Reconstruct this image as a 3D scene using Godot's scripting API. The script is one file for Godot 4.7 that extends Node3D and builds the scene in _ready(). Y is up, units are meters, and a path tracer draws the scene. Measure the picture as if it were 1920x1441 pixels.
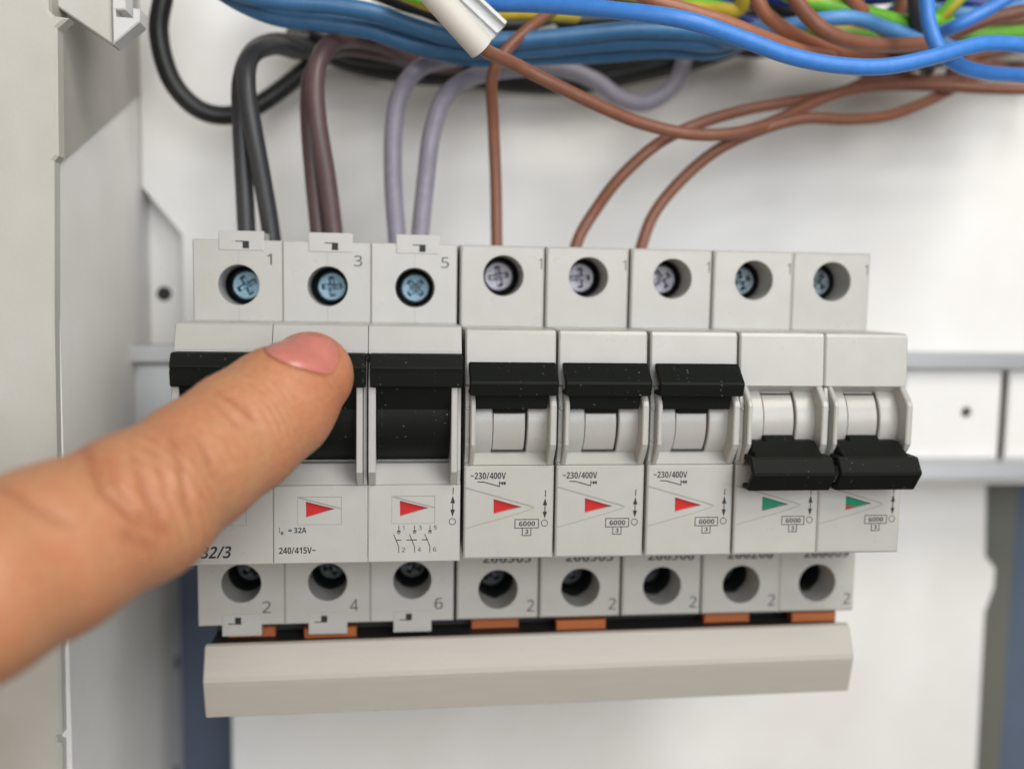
extends Node3D
# A low-voltage distribution board seen close up: one three-pole switch and five narrow breakers on a rail, a finger on the switch.
# Shapes are written in millimetres and turned into metres (MM) when they are committed.
const MM := 0.001
const GREY := Color(0.62, 0.62, 0.60)
var mat := {}
var rng := RandomNumberGenerator.new()
var names := {}

# ------------------------------------------------------------------ nodes
func numbered(called: String) -> String:
	var n: int = names.get(called, 0)
	names[called] = n + 1
	return called if n == 0 else "%s_%03d" % [called, n]

func tag(o: Node3D, label: String, category: String, group := "", kind := "") -> Node3D:
	if label: o.set_meta("label", label)
	if category: o.set_meta("category", category)
	if group: o.set_meta("group", group)
	if kind: o.set_meta("kind", kind)
	return o

func thing(called: String, label: String, category: String, at := Vector3.ZERO, group := "") -> Node3D:
	var o := Node3D.new()
	o.name = numbered(called)
	add_child(o)
	o.position = at * MM
	return tag(o, label, category, group)

func begin() -> SurfaceTool:
	var st := SurfaceTool.new()
	st.begin(Mesh.PRIMITIVE_TRIANGLES)
	st.set_smooth_group(-1)
	return st

func obj(called: String, st: SurfaceTool, m: Material, parent: Node = self, at := Vector3.ZERO, normals := true) -> MeshInstance3D:
	if normals: st.generate_normals()
	var o := MeshInstance3D.new()
	o.mesh = st.commit()
	o.material_override = m
	o.name = numbered(called) if parent == self else called
	o.position = at * MM
	parent.add_child(o, true)
	return o

# ------------------------------------------------------------------ shapes
func tri(st: SurfaceTool, a: Vector3, b: Vector3, c: Vector3, out: Vector3) -> void:
	if (b - a).cross(c - a).dot(out) > 0.0:   # Godot wants clockwise fronts
		var t := b
		b = c
		c = t
	st.add_vertex(a * MM)
	st.add_vertex(b * MM)
	st.add_vertex(c * MM)

func quad(st: SurfaceTool, a: Vector3, b: Vector3, c: Vector3, d: Vector3, out: Vector3) -> void:
	tri(st, a, b, c, out)
	tri(st, a, c, d, out)

func put(axis: int, u: float, v: float, w: float) -> Vector3:
	# axis 0: profile is (z, y) pushed along x; axis 2: outline is (x, y) pushed along z; axis 1: outline is (x, z) pushed along y
	if axis == 0: return Vector3(w, v, u)
	if axis == 1: return Vector3(u, w, v)
	return Vector3(u, v, w)

func ccw(p: PackedVector2Array) -> PackedVector2Array:
	var a := 0.0
	for i in p.size(): a += p[i].cross(p[(i + 1) % p.size()])
	if a < 0.0: p.reverse()
	return p

func inset(p: PackedVector2Array, c: float) -> PackedVector2Array:
	var r := PackedVector2Array()
	var n := p.size()
	for i in n:
		var e0 := (p[i] - p[(i + n - 1) % n]).normalized()
		var e1 := (p[(i + 1) % n] - p[i]).normalized()
		var n0 := Vector2(-e0.y, e0.x)
		var n1 := Vector2(-e1.y, e1.x)
		var m := (n0 + n1)
		var k := maxf(m.length_squared(), 0.5)
		r.append(p[i] + m * (2.0 * c / k))
	return r

func prism(st: SurfaceTool, pts: Array, a0: float, a1: float, c := 0.25, axis := 0, c2 := -1.0, soft := false) -> void:
	var p := ccw(PackedVector2Array(pts))
	if c2 < 0.0: c2 = c
	var n := p.size()
	var rings := []
	if c > 0.0: rings.append([inset(p, c), a0])
	rings.append([p, a0 + c])
	rings.append([p, a1 - c2])
	if c2 > 0.0: rings.append([inset(p, c2), a1])
	for k in rings.size() - 1:
		if soft: st.set_smooth_group(k + 1)
		for i in n:
			var j := (i + 1) % n
			var e := p[j] - p[i]
			var out := put(axis, e.y, -e.x, 0.0)
			if k == 0 and c > 0.0: out += put(axis, 0, 0, -e.length())
			if k == rings.size() - 2 and c2 > 0.0: out += put(axis, 0, 0, e.length())
			quad(st, put(axis, rings[k][0][i].x, rings[k][0][i].y, rings[k][1]), put(axis, rings[k][0][j].x, rings[k][0][j].y, rings[k][1]),
				put(axis, rings[k + 1][0][j].x, rings[k + 1][0][j].y, rings[k + 1][1]), put(axis, rings[k + 1][0][i].x, rings[k + 1][0][i].y, rings[k + 1][1]), out)
	st.set_smooth_group(-1)
	for side in 2:
		var q: PackedVector2Array = rings[0][0] if side == 0 else rings[-1][0]
		var w: float = a0 if side == 0 else a1
		var idx := Geometry2D.triangulate_polygon(q)
		if idx.is_empty(): idx = Geometry2D.triangulate_polygon(p)
		for t in range(0, idx.size(), 3):
			tri(st, put(axis, q[idx[t]].x, q[idx[t]].y, w), put(axis, q[idx[t + 1]].x, q[idx[t + 1]].y, w), put(axis, q[idx[t + 2]].x, q[idx[t + 2]].y, w), put(axis, 0, 0, -1 if side == 0 else 1))

func box(st: SurfaceTool, x0: float, x1: float, y0: float, y1: float, z0: float, z1: float, c := 0.1) -> void:
	prism(st, [Vector2(x0, y0), Vector2(x1, y0), Vector2(x1, y1), Vector2(x0, y1)], z0, z1, c, 2)

func hit(p: PackedVector2Array, o: Vector2, ang: float) -> Vector2:
	var d := Vector2(cos(ang), sin(ang))
	var best := o + d * 0.01
	var far := -1.0
	for i in p.size():
		var a := p[i]
		var e := p[(i + 1) % p.size()] - a
		var k := d.cross(e)
		if absf(k) < 1e-9: continue
		var t := (a - o).cross(e) / k
		var s := (a - o).cross(d) / k
		if s > -1e-6 and s < 1.000001 and t > far:
			far = t
			best = o + d * t
	return best

func circle(o: Vector2, r: float, n := 40) -> PackedVector2Array:
	var p := PackedVector2Array()
	for i in n: p.append(o + Vector2(cos(TAU * i / n), sin(TAU * i / n)) * r)
	return p

func holed(st: SurfaceTool, outer_pts: Array, hole: PackedVector2Array, o: Vector2, z0: float, z1: float, c := 0.3, rim := 0.12) -> void:
	# a plate in the x, y plane with one hole right through it, chamfered in front
	var outer := ccw(PackedVector2Array(outer_pts))
	var angs := []
	for q in outer: angs.append((q - o).angle())
	for q in hole: angs.append((q - o).angle())
	angs.sort()
	var inner_front := inset(outer, c)
	var wide := PackedVector2Array()
	for q in hole: wide.append(q + (q - o).normalized() * rim)
	var n := angs.size()
	for i in n:
		var a0: float = angs[i]
		var a1: float = angs[(i + 1) % n]
		if absf(a1 - a0) < 1e-5: continue
		var f0 := hit(inner_front, o, a0)
		var f1 := hit(inner_front, o, a1)
		var w0 := hit(wide, o, a0)
		var w1 := hit(wide, o, a1)
		var h0 := hit(hole, o, a0)
		var h1 := hit(hole, o, a1)
		var b0 := hit(outer, o, a0)
		var b1 := hit(outer, o, a1)
		quad(st, Vector3(f0.x, f0.y, z1), Vector3(f1.x, f1.y, z1), Vector3(w1.x, w1.y, z1), Vector3(w0.x, w0.y, z1), Vector3.BACK)
		var mid := Vector3((b0.x + b1.x) / 2 - o.x, (b0.y + b1.y) / 2 - o.y, 0)
		quad(st, Vector3(w0.x, w0.y, z1), Vector3(w1.x, w1.y, z1), Vector3(h1.x, h1.y, z1 - rim), Vector3(h0.x, h0.y, z1 - rim), -mid + Vector3(0, 0, mid.length()))
		quad(st, Vector3(h0.x, h0.y, z1 - rim), Vector3(h1.x, h1.y, z1 - rim), Vector3(h1.x, h1.y, z0), Vector3(h0.x, h0.y, z0), -mid)
		quad(st, Vector3(f0.x, f0.y, z1), Vector3(f1.x, f1.y, z1), Vector3(b1.x, b1.y, z1 - c), Vector3(b0.x, b0.y, z1 - c), mid + Vector3(0, 0, mid.length()))
		quad(st, Vector3(b0.x, b0.y, z1 - c), Vector3(b1.x, b1.y, z1 - c), Vector3(b1.x, b1.y, z0), Vector3(b0.x, b0.y, z0), mid)
		quad(st, Vector3(b0.x, b0.y, z0), Vector3(b1.x, b1.y, z0), Vector3(h1.x, h1.y, z0), Vector3(h0.x, h0.y, z0), Vector3.FORWARD)

func lathe_z(st: SurfaceTool, o: Vector3, prof: Array, n := 36) -> void:
	# prof: (radius, z) from the back outwards to the front axis
	for k in prof.size() - 1:
		for i in n:
			var a0 := TAU * i / n
			var a1 := TAU * (i + 1) / n
			var d0 := Vector3(cos(a0), sin(a0), 0)
			var d1 := Vector3(cos(a1), sin(a1), 0)
			var p: Vector2 = prof[k]
			var q: Vector2 = prof[k + 1]
			var out := (d0 + d1) * (q.y - p.y) + Vector3(0, 0, 2.0 * (p.x - q.x))
			st.set_smooth_group(k + 1)
			quad(st, o + d0 * p.x + Vector3(0, 0, p.y), o + d1 * p.x + Vector3(0, 0, p.y), o + d1 * q.x + Vector3(0, 0, q.y), o + d0 * q.x + Vector3(0, 0, q.y), out)
	st.set_smooth_group(-1)

func drum(st: SurfaceTool, x0: float, x1: float, z: float, y: float, r: float, c := 0.2) -> void:
	# a roller lying along x
	var p := []
	for i in 44: p.append(Vector2(z + r * cos(TAU * i / 44), y + r * sin(TAU * i / 44)))
	prism(st, p, x0, x1, c, 0, -1.0, true)

func tube(st: SurfaceTool, pts: Array, r: float, sides := 18, per := 7, closed := true) -> void:
	# a round cable through the points; smooth normals are set here
	var line := PackedVector3Array()
	var n := pts.size()
	for i in n - 1:
		var p0: Vector3 = pts[maxi(i - 1, 0)]
		var p1: Vector3 = pts[i]
		var p2: Vector3 = pts[i + 1]
		var p3: Vector3 = pts[mini(i + 2, n - 1)]
		for k in per:
			line.append(p1.cubic_interpolate(p2, p0, p3, float(k) / per))
	line.append(pts[n - 1])
	var frames := []
	var up := Vector3(0.3, 0.2, 1.0)
	for i in line.size():
		var t := (line[mini(i + 1, line.size() - 1)] - line[maxi(i - 1, 0)]).normalized()
		var side := t.cross(up).normalized()
		up = side.cross(t).normalized()
		frames.append([side, up])
	for i in line.size() - 1:
		for k in sides:
			var q := []
			for s in [[0, 0], [0, 1], [1, 1], [1, 0]]:
				var a: float = TAU * (k + s[1]) / sides
				var f: Array = frames[i + s[0]]
				var d: Vector3 = f[0] * cos(a) + f[1] * sin(a)
				q.append([line[i + s[0]] + d * r, d])
			var order := [0, 1, 2, 0, 2, 3]
			if ((q[1][0] - q[0][0]) as Vector3).cross(q[2][0] - q[0][0]).dot(q[0][1]) > 0.0: order = [0, 2, 1, 0, 3, 2]
			for j in order:
				st.set_normal(q[j][1])
				st.add_vertex(q[j][0] * MM)
	if closed:
		for e in [0, line.size() - 1]:
			var dir: Vector3 = (line[0] - line[1]).normalized() if e == 0 else (line[-1] - line[-2]).normalized()
			for k in sides:
				var a := TAU * k / sides
				var b := TAU * (k + 1) / sides
				var pa: Vector3 = line[e] + (frames[e][0] * cos(a) + frames[e][1] * sin(a)) * r
				var pb: Vector3 = line[e] + (frames[e][0] * cos(b) + frames[e][1] * sin(b)) * r
				st.set_normal(dir)
				tri(st, line[e], pa, pb, dir)

func stroke(st: SurfaceTool, pts: Array, w: float, z: float, t := 0.03) -> void:
	w *= 1.25
	# an inked line of width w lying on a face at height z
	for i in pts.size() - 1:
		var a: Vector2 = pts[i]
		var b: Vector2 = pts[i + 1]
		var s := (b - a).orthogonal().normalized() * w * 0.5
		var e := (b - a).normalized() * w * 0.4
		prism(st, [a - e + s, a - e - s, b + e - s, b + e + s], z, z + t + i * 0.002, 0.0, 2)

func ring(st: SurfaceTool, o: Vector2, r: float, w: float, z: float, n := 22) -> void:
	for i in n:
		var d0 := Vector2.from_angle(TAU * i / n)
		var d1 := Vector2.from_angle(TAU * (i + 1) / n)
		prism(st, [o + d0 * (r - w / 2), o + d0 * (r + w / 2), o + d1 * (r + w / 2), o + d1 * (r - w / 2)], z, z + 0.03, 0.0, 2)

func print_text(called: String, text: String, at: Vector3, height: float, width: float, m: Material, parent: Node, bold := false, slant := 0.0) -> void:
	# at: lower left corner; height: that of the capitals; width: that of the whole line
	var f := SystemFont.new()
	f.font_names = PackedStringArray(["Droid Sans"])
	if bold: f.font_weight = 700
	var tm := TextMesh.new()
	tm.text = text
	tm.font = f
	tm.font_size = 48
	tm.pixel_size = 0.01
	tm.depth = 0.03
	tm.curve_step = 1.0
	tm.horizontal_alignment = HORIZONTAL_ALIGNMENT_LEFT
	tm.vertical_alignment = VERTICAL_ALIGNMENT_CENTER
	var box_ := tm.get_aabb()
	var o := MeshInstance3D.new()
	o.mesh = tm
	o.material_override = m
	o.name = called
	var sx := width * MM / maxf(box_.size.x, 1e-6)
	var sy := height * MM / (0.714 * 0.48)
	var low := box_.position.y
	var b := Basis(Vector3(sx, 0, 0), Vector3(slant * sy, sy, 0), Vector3(0, 0, MM))
	o.transform = Transform3D(b, (at + Vector3(0, 0, 0.012)) * MM - Vector3(box_.position.x * sx + low * slant * sy, low * sy, 0.0))
	parent.add_child(o, true)

# ------------------------------------------------------------------ materials
func lin(r: float, g: float, b: float) -> Color:
	return Color(r, g, b).linear_to_srgb()

func noise_tex(freq: float, seed_: int, normal := false, strength := 4.0, ramp: Gradient = null, kind := FastNoiseLite.TYPE_SIMPLEX_SMOOTH, size := 512, octaves := 4) -> NoiseTexture2D:
	var f := FastNoiseLite.new()
	f.noise_type = kind
	f.frequency = freq
	f.seed = seed_
	f.fractal_octaves = octaves
	var t := NoiseTexture2D.new()
	t.width = size
	t.height = size
	t.seamless = true
	t.noise = f
	t.as_normal_map = normal
	t.bump_strength = strength
	if ramp: t.color_ramp = ramp
	return t

func grad(a: Color, b: Color, at := 0.0, to := 1.0) -> Gradient:
	var g := Gradient.new()
	g.offsets = PackedFloat32Array([at, to])
	g.colors = PackedColorArray([a, b])
	return g

func plain(name_: String, c: Color, rough: float, metal := 0.0, tile := 0.0, tex: Texture2D = null, normal: Texture2D = null, nscale := 0.3, rtex: Texture2D = null) -> StandardMaterial3D:
	var m := StandardMaterial3D.new()
	m.resource_name = name_
	m.albedo_color = c
	m.roughness = rough
	m.metallic = metal
	if tile > 0.0:
		m.uv1_triplanar = true
		m.uv1_scale = Vector3.ONE * (1000.0 / tile)
		if tex: m.albedo_texture = tex
		if rtex:
			m.roughness_texture = rtex
			m.roughness = 1.0
		if normal:
			m.normal_enabled = true
			m.normal_texture = normal
			m.normal_scale = nscale
	mat[name_] = m
	return m

func specks(base: Color, light: Color, count: int, seed_: int, rmin: float, rmax: float) -> ImageTexture:
	var im := Image.create(512, 512, false, Image.FORMAT_RGB8)
	im.fill(base)
	var r := RandomNumberGenerator.new()
	r.seed = seed_
	for i in count:
		var c := Vector2(r.randf() * 512.0, r.randf() * 512.0)
		var rad := r.randf_range(rmin, rmax)
		var el := r.randf_range(0.4, 1.0)
		var k := r.randf_range(0.25, 1.0)
		for y in range(int(c.y - rad) - 1, int(c.y + rad) + 2):
			for x in range(int(c.x - rad) - 1, int(c.x + rad) + 2):
				var d := Vector2((x - c.x) * el, y - c.y).length()
				if d < rad:
					im.set_pixel(posmod(x, 512), posmod(y, 512), base.lerp(light, k * (1.0 - d / rad * 0.5)))
	return ImageTexture.create_from_image(im)

func materials() -> void:
	var mottled := noise_tex(0.006, 3, false, 1.0, grad(Color(0.982, 0.982, 0.978), Color(1, 1, 1), 0.1, 0.9))
	var grain := noise_tex(0.06, 8, true, 3.0)
	var smudge := noise_tex(0.008, 21, false, 1.0, grad(Color(0.27, 0.27, 0.27), Color(0.34, 0.34, 0.34), 0.1, 0.9))
	plain("plastic", lin(0.478, 0.467, 0.445), 0.42, 0.0, 24.0, mottled, grain, 0.04, smudge)
	plain("plastic_bright", lin(0.66, 0.66, 0.65), 0.42, 0.0, 24.0, mottled, grain, 0.10, smudge)
	plain("plastic_warm", lin(0.46, 0.44, 0.41), 0.42, 0.0, 24.0, mottled, grain, 0.10, smudge)
	var streak := noise_tex(0.02, 5, false, 1.0, grad(Color(0.98, 0.98, 0.978), Color(1, 1, 1), 0.1, 0.9))
	var cover := plain("cover", lin(0.46, 0.425, 0.378), 0.5, 0.0, 20.0, streak, grain, 0.12)
	cover.uv1_scale = Vector3(6.0, 70.0, 70.0)
	plain("black", Color.WHITE, 0.5, 0.0, 14.0, specks(lin(0.0095, 0.0105, 0.0085), lin(0.40, 0.39, 0.37), 24, 4, 0.8, 4.0), grain, 0.25).metallic_specular = 0.22
	plain("gap_shade", lin(0.15, 0.15, 0.125), 0.6)  # dark olive that paints the shade in a gap
	plain("zinc_shaded", lin(0.07, 0.075, 0.075), 0.45, 1.0)  # screw metal darkened for the shade in the lower wells
	plain("hole", lin(0.012, 0.014, 0.013), 0.6)  # near black that paints the shade inside recesses
	plain("liner", lin(0.05, 0.055, 0.05), 0.5)
	plain("ink", lin(0.02, 0.02, 0.02), 0.6)
	plain("ink_grey", lin(0.065, 0.065, 0.065), 0.6)
	plain("engraved", lin(0.12, 0.12, 0.12), 0.6)
	plain("groove", lin(0.30, 0.285, 0.265), 0.6)
	plain("flag_red", lin(0.50, 0.012, 0.012), 0.35)
	plain("flag_green", lin(0.005, 0.19, 0.10), 0.35)
	var scratch := noise_tex(0.05, 12, true, 6.0)
	plain("zinc", lin(0.26, 0.38, 0.46), 0.25, 1.0, 6.0, null, scratch, 0.75)
	plain("zinc_grey", lin(0.36, 0.35, 0.39), 0.25, 1.0, 6.0, null, scratch, 0.75)
	plain("zinc_teal", lin(0.24, 0.29, 0.32), 0.28, 1.0, 6.0, null, scratch, 0.75)
	plain("steel", lin(0.60, 0.61, 0.62), 0.42, 0.8, 20.0, null, scratch, 0.12)
	plain("copper", lin(0.52, 0.155, 0.055), 0.42, 0.35, 6.0, null, scratch, 0.2)
	plain("insulation", lin(0.02, 0.018, 0.016), 0.6)
	var dirt := noise_tex(0.004, 31, false, 1.0, grad(Color(0.965, 0.96, 0.95), Color(1, 1, 1), 0.1, 0.9))
	plain("wall", lin(0.88, 0.87, 0.85), 0.55, 0.0, 130.0, dirt, noise_tex(0.08, 9, true, 2.0), 0.08)
	plain("frame", lin(0.55, 0.535, 0.49), 0.5, 0.0, 60.0, dirt, noise_tex(0.08, 9, true, 2.0), 0.08)
	plain("painted_shadow", lin(0.43, 0.41, 0.37), 0.55, 0.0, 60.0, dirt)  # wall grey darkened to paint a cast shadow
	plain("blue_paint", lin(0.115, 0.15, 0.215), 0.45, 0.0, 60.0, dirt)
	plain("sleeve", lin(0.70, 0.67, 0.60), 0.45, 0.0, 20.0, mottled)
	var sheath := noise_tex(0.01, 17, false, 1.0, grad(Color(0.93, 0.93, 0.93), Color(1, 1, 1), 0.2, 0.8))
	var ribbed := noise_tex(0.03, 18, true, 3.0)
	for c in [["black_w", 0.040, 0.040, 0.044], ["black_thick", 0.010, 0.010, 0.010], ["mauve", 0.125, 0.075, 0.075], ["lilac", 0.30, 0.28, 0.34], ["brown", 0.25, 0.10, 0.058],
			["brown_warm", 0.36, 0.135, 0.07], ["blue_bright", 0.055, 0.24, 0.70], ["blue_mid", 0.10, 0.30, 0.62], ["blue_deep", 0.045, 0.17, 0.36], ["blue_dark", 0.015, 0.04, 0.22],
			["grey", 0.42, 0.42, 0.40], ["white_wire", 0.62, 0.60, 0.54], ["green", 0.16, 0.50, 0.03], ["yellow", 0.55, 0.42, 0.04]]:
		plain(c[0], lin(c[1], c[2], c[3]), 0.42, 0.0, 16.0, sheath, ribbed, 0.15)
	mat["black_wire"] = mat["black_w"]
	var skin := plain("skin", Color.WHITE, 0.48, 0.0, 9.0, noise_tex(0.012, 44, false, 1.0, grad(Color(0.94, 0.92, 0.91), Color(1, 1, 1), 0.2, 0.8)), noise_tex(0.05, 45, true, 8.0), 0.5)
	skin.vertex_color_use_as_albedo = true
	skin.subsurf_scatter_enabled = true
	skin.subsurf_scatter_strength = 0.06
	plain("nail", lin(0.57, 0.20, 0.155), 0.28, 0.0, 12.0, noise_tex(0.01, 46, false, 1.0, grad(Color(0.97, 0.955, 0.955), Color(1, 1, 1), 0.2, 0.8)))

func housing_plastic() -> Material:
	# the same grey plastic from another moulding: its faint mottling lies elsewhere, its tone is a trace off
	var m: StandardMaterial3D = mat.plastic.duplicate()
	m.uv1_offset = Vector3(rng.randf(), rng.randf(), rng.randf())
	var k := rng.randf_range(0.965, 1.02)
	var c: Color = m.albedo_color.srgb_to_linear()
	m.albedo_color = lin(c.r * k, c.g * k, c.b * k * rng.randf_range(0.97, 1.0))
	return m

func dusty() -> Material:
	# the same black plastic, its dust lying elsewhere
	var m: StandardMaterial3D = mat.black.duplicate()
	m.uv1_offset = Vector3(rng.randf(), rng.randf(), rng.randf())
	return m

# ------------------------------------------------------------------ breakers
func screw(parent: Node, at: Vector3, turn: float, r: float, m: Material) -> void:
	# a pan head with a cross recess, its top at at.z
	var st := begin()
	lathe_z(st, Vector3.ZERO, [Vector2(r, -2.6), Vector2(r, -0.55), Vector2(r * 0.93, -0.2), Vector2(r * 0.80, 0.0)])
	var hole := PackedVector2Array()
	var w := r * 0.17
	var l := r * 0.62
	for k in 4:
		var d := Vector2.from_angle(k * PI / 2)
		var s := d.orthogonal()
		hole.append(d * l + s * w)
		hole.append(d * l - s * w)
		hole.append(d * w - s * w)
	hole = ccw(hole)
	holed_star(st, r * 0.80, hole, -1.1)
	var o := obj("terminal_screw", st, m, parent, at)
	o.rotation.z = turn

func holed_star(st: SurfaceTool, r: float, hole: PackedVector2Array, depth: float) -> void:
	var angs := []
	for q in hole: angs.append(q.angle())
	for i in 24: angs.append(-PI + TAU * (i + 0.37) / 24)
	angs.sort()
	var n := angs.size()
	for i in n:
		var a0: float = angs[i]
		var a1: float = angs[(i + 1) % n]
		var h0 := hit(hole, Vector2.ZERO, a0)
		var h1 := hit(hole, Vector2.ZERO, a1)
		var o0 := Vector2.from_angle(a0) * r
		var o1 := Vector2.from_angle(a1) * r
		quad(st, Vector3(o0.x, o0.y, 0), Vector3(o1.x, o1.y, 0), Vector3(h1.x, h1.y, 0), Vector3(h0.x, h0.y, 0), Vector3.BACK)
		quad(st, Vector3(h0.x, h0.y, 0), Vector3(h1.x, h1.y, 0), Vector3(h1.x * 0.75, h1.y * 0.75, depth), Vector3(h0.x * 0.75, h0.y * 0.75, depth), Vector3(-h0.x - h1.x, -h0.y - h1.y, 0.5))
		tri(st, Vector3(h0.x * 0.75, h0.y * 0.75, depth), Vector3(h1.x * 0.75, h1.y * 0.75, depth), Vector3(0, 0, depth - 0.3), Vector3.BACK)

func terminal(parent: Node, o: Vector2, r: float, turn: float, m: Material, dx := 0.0, deep := 0.0) -> void:
	# the well behind a screw hole, its shade painted near black, and the screw in it
	var st := begin()
	var z1 := -7.6
	var z0 := -12.5 - deep
	for i in 36:
		var d0 := Vector3(cos(TAU * i / 36), sin(TAU * i / 36), 0) * (r - 0.12)
		var d1 := Vector3(cos(TAU * (i + 1) / 36), sin(TAU * (i + 1) / 36), 0) * (r - 0.12)
		var c := Vector3(o.x, o.y, 0)
		quad(st, c + d0 + Vector3(0, 0, z1), c + d1 + Vector3(0, 0, z1), c + d1 + Vector3(0, 0, z0), c + d0 + Vector3(0, 0, z0), -d0)
		tri(st, c + d0 + Vector3(0, 0, z0), c + d1 + Vector3(0, 0, z0), c + Vector3(0, 0, z0), Vector3.BACK)
	obj("terminal_well", st, mat.hole, parent)
	screw(parent, Vector3(o.x + dx, o.y, -8.8 - deep), turn, r * 0.86, m)

func arrow(st: SurfaceTool, x: float, y: float, z: float, s := 1.0) -> void:
	# I, an arrow up, an arrow down and O, one under the other
	stroke(st, [Vector2(x + 0.05, y), Vector2(x + 0.02, y - 1.1 * s)], 0.14, z)
	prism(st, [Vector2(x, y - 1.4 * s), Vector2(x - 0.45, y - 2.85 * s), Vector2(x + 0.43, y - 2.85 * s)], z, z + 0.03, 0.0, 2)
	stroke(st, [Vector2(x, y - 2.8 * s), Vector2(x - 0.02, y - 4.1 * s)], 0.14, z)
	prism(st, [Vector2(x - 0.03, y - 5.4 * s), Vector2(x - 0.46, y - 4.05 * s), Vector2(x + 0.41, y - 4.05 * s)], z, z + 0.03, 0.0, 2)
	ring(st, Vector2(x - 0.06, y - 6.3 * s), 0.6, 0.13, z)

func bar_shape(up: bool, wide: Vector2) -> SurfaceTool:
	# the finger grip of a narrow breaker: an open channel on a neck with a tongue that runs on to the roller
	var st := begin()
	if up:
		prism(st, [Vector2(18.4, -22.4), Vector2(19.2, -22.3), Vector2(22.9, -25.5), Vector2(23.0, -26.0), Vector2(22.3, -28.2), Vector2(18.6, -28.2), Vector2(18.6, -27.3), Vector2(21.4, -27.3), Vector2(21.9, -26.0), Vector2(18.6, -23.4)], wide.x, wide.y, 0.22)
		prism(st, [Vector2(12, -26.9), Vector2(19.9, -26.9), Vector2(19.3, -31.0), Vector2(12, -31.0)], 1.95, 15.35, 0.2)
		prism(st, [Vector2(12, -27.6), Vector2(18.5, -27.6), Vector2(17.75, -32.0), Vector2(12, -32.0)], 5.5, 11.55, 0.1)
	else:
		prism(st, [Vector2(20.0, -39.5), Vector2(23.6, -39.6), Vector2(25.4, -42.2), Vector2(25.4, -42.8), Vector2(22.9, -46.1), Vector2(19.8, -46.1), Vector2(19.8, -45.1), Vector2(22.2, -45.1), Vector2(24.2, -42.5), Vector2(23.0, -40.7), Vector2(20.0, -40.7)], wide.x, wide.y, 0.22)
		prism(st, [Vector2(12, -37.2), Vector2(19.0, -37.2), Vector2(23.8, -39.8), Vector2(23.3, -40.4), Vector2(12, -40.6)], 1.95, 15.2, 0.2)
		prism(st, [Vector2(12, -36.3), Vector2(18.0, -36.3), Vector2(19.4, -37.6), Vector2(12, -40.0)], 5.3, 11.3, 0.1)
	return st

func wedge_marks(st: SurfaceTool, z: float) -> void:
	stroke(st, [Vector2(0.45, -46.2), Vector2(12.6, -49.75), Vector2(13.4, -50.1)], 0.20, z, 0.05)
	stroke(st, [Vector2(0.6, -53.95), Vector2(9.6, -51.5), Vector2(13.2, -50.35)], 0.10, z, 0.03)

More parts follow.
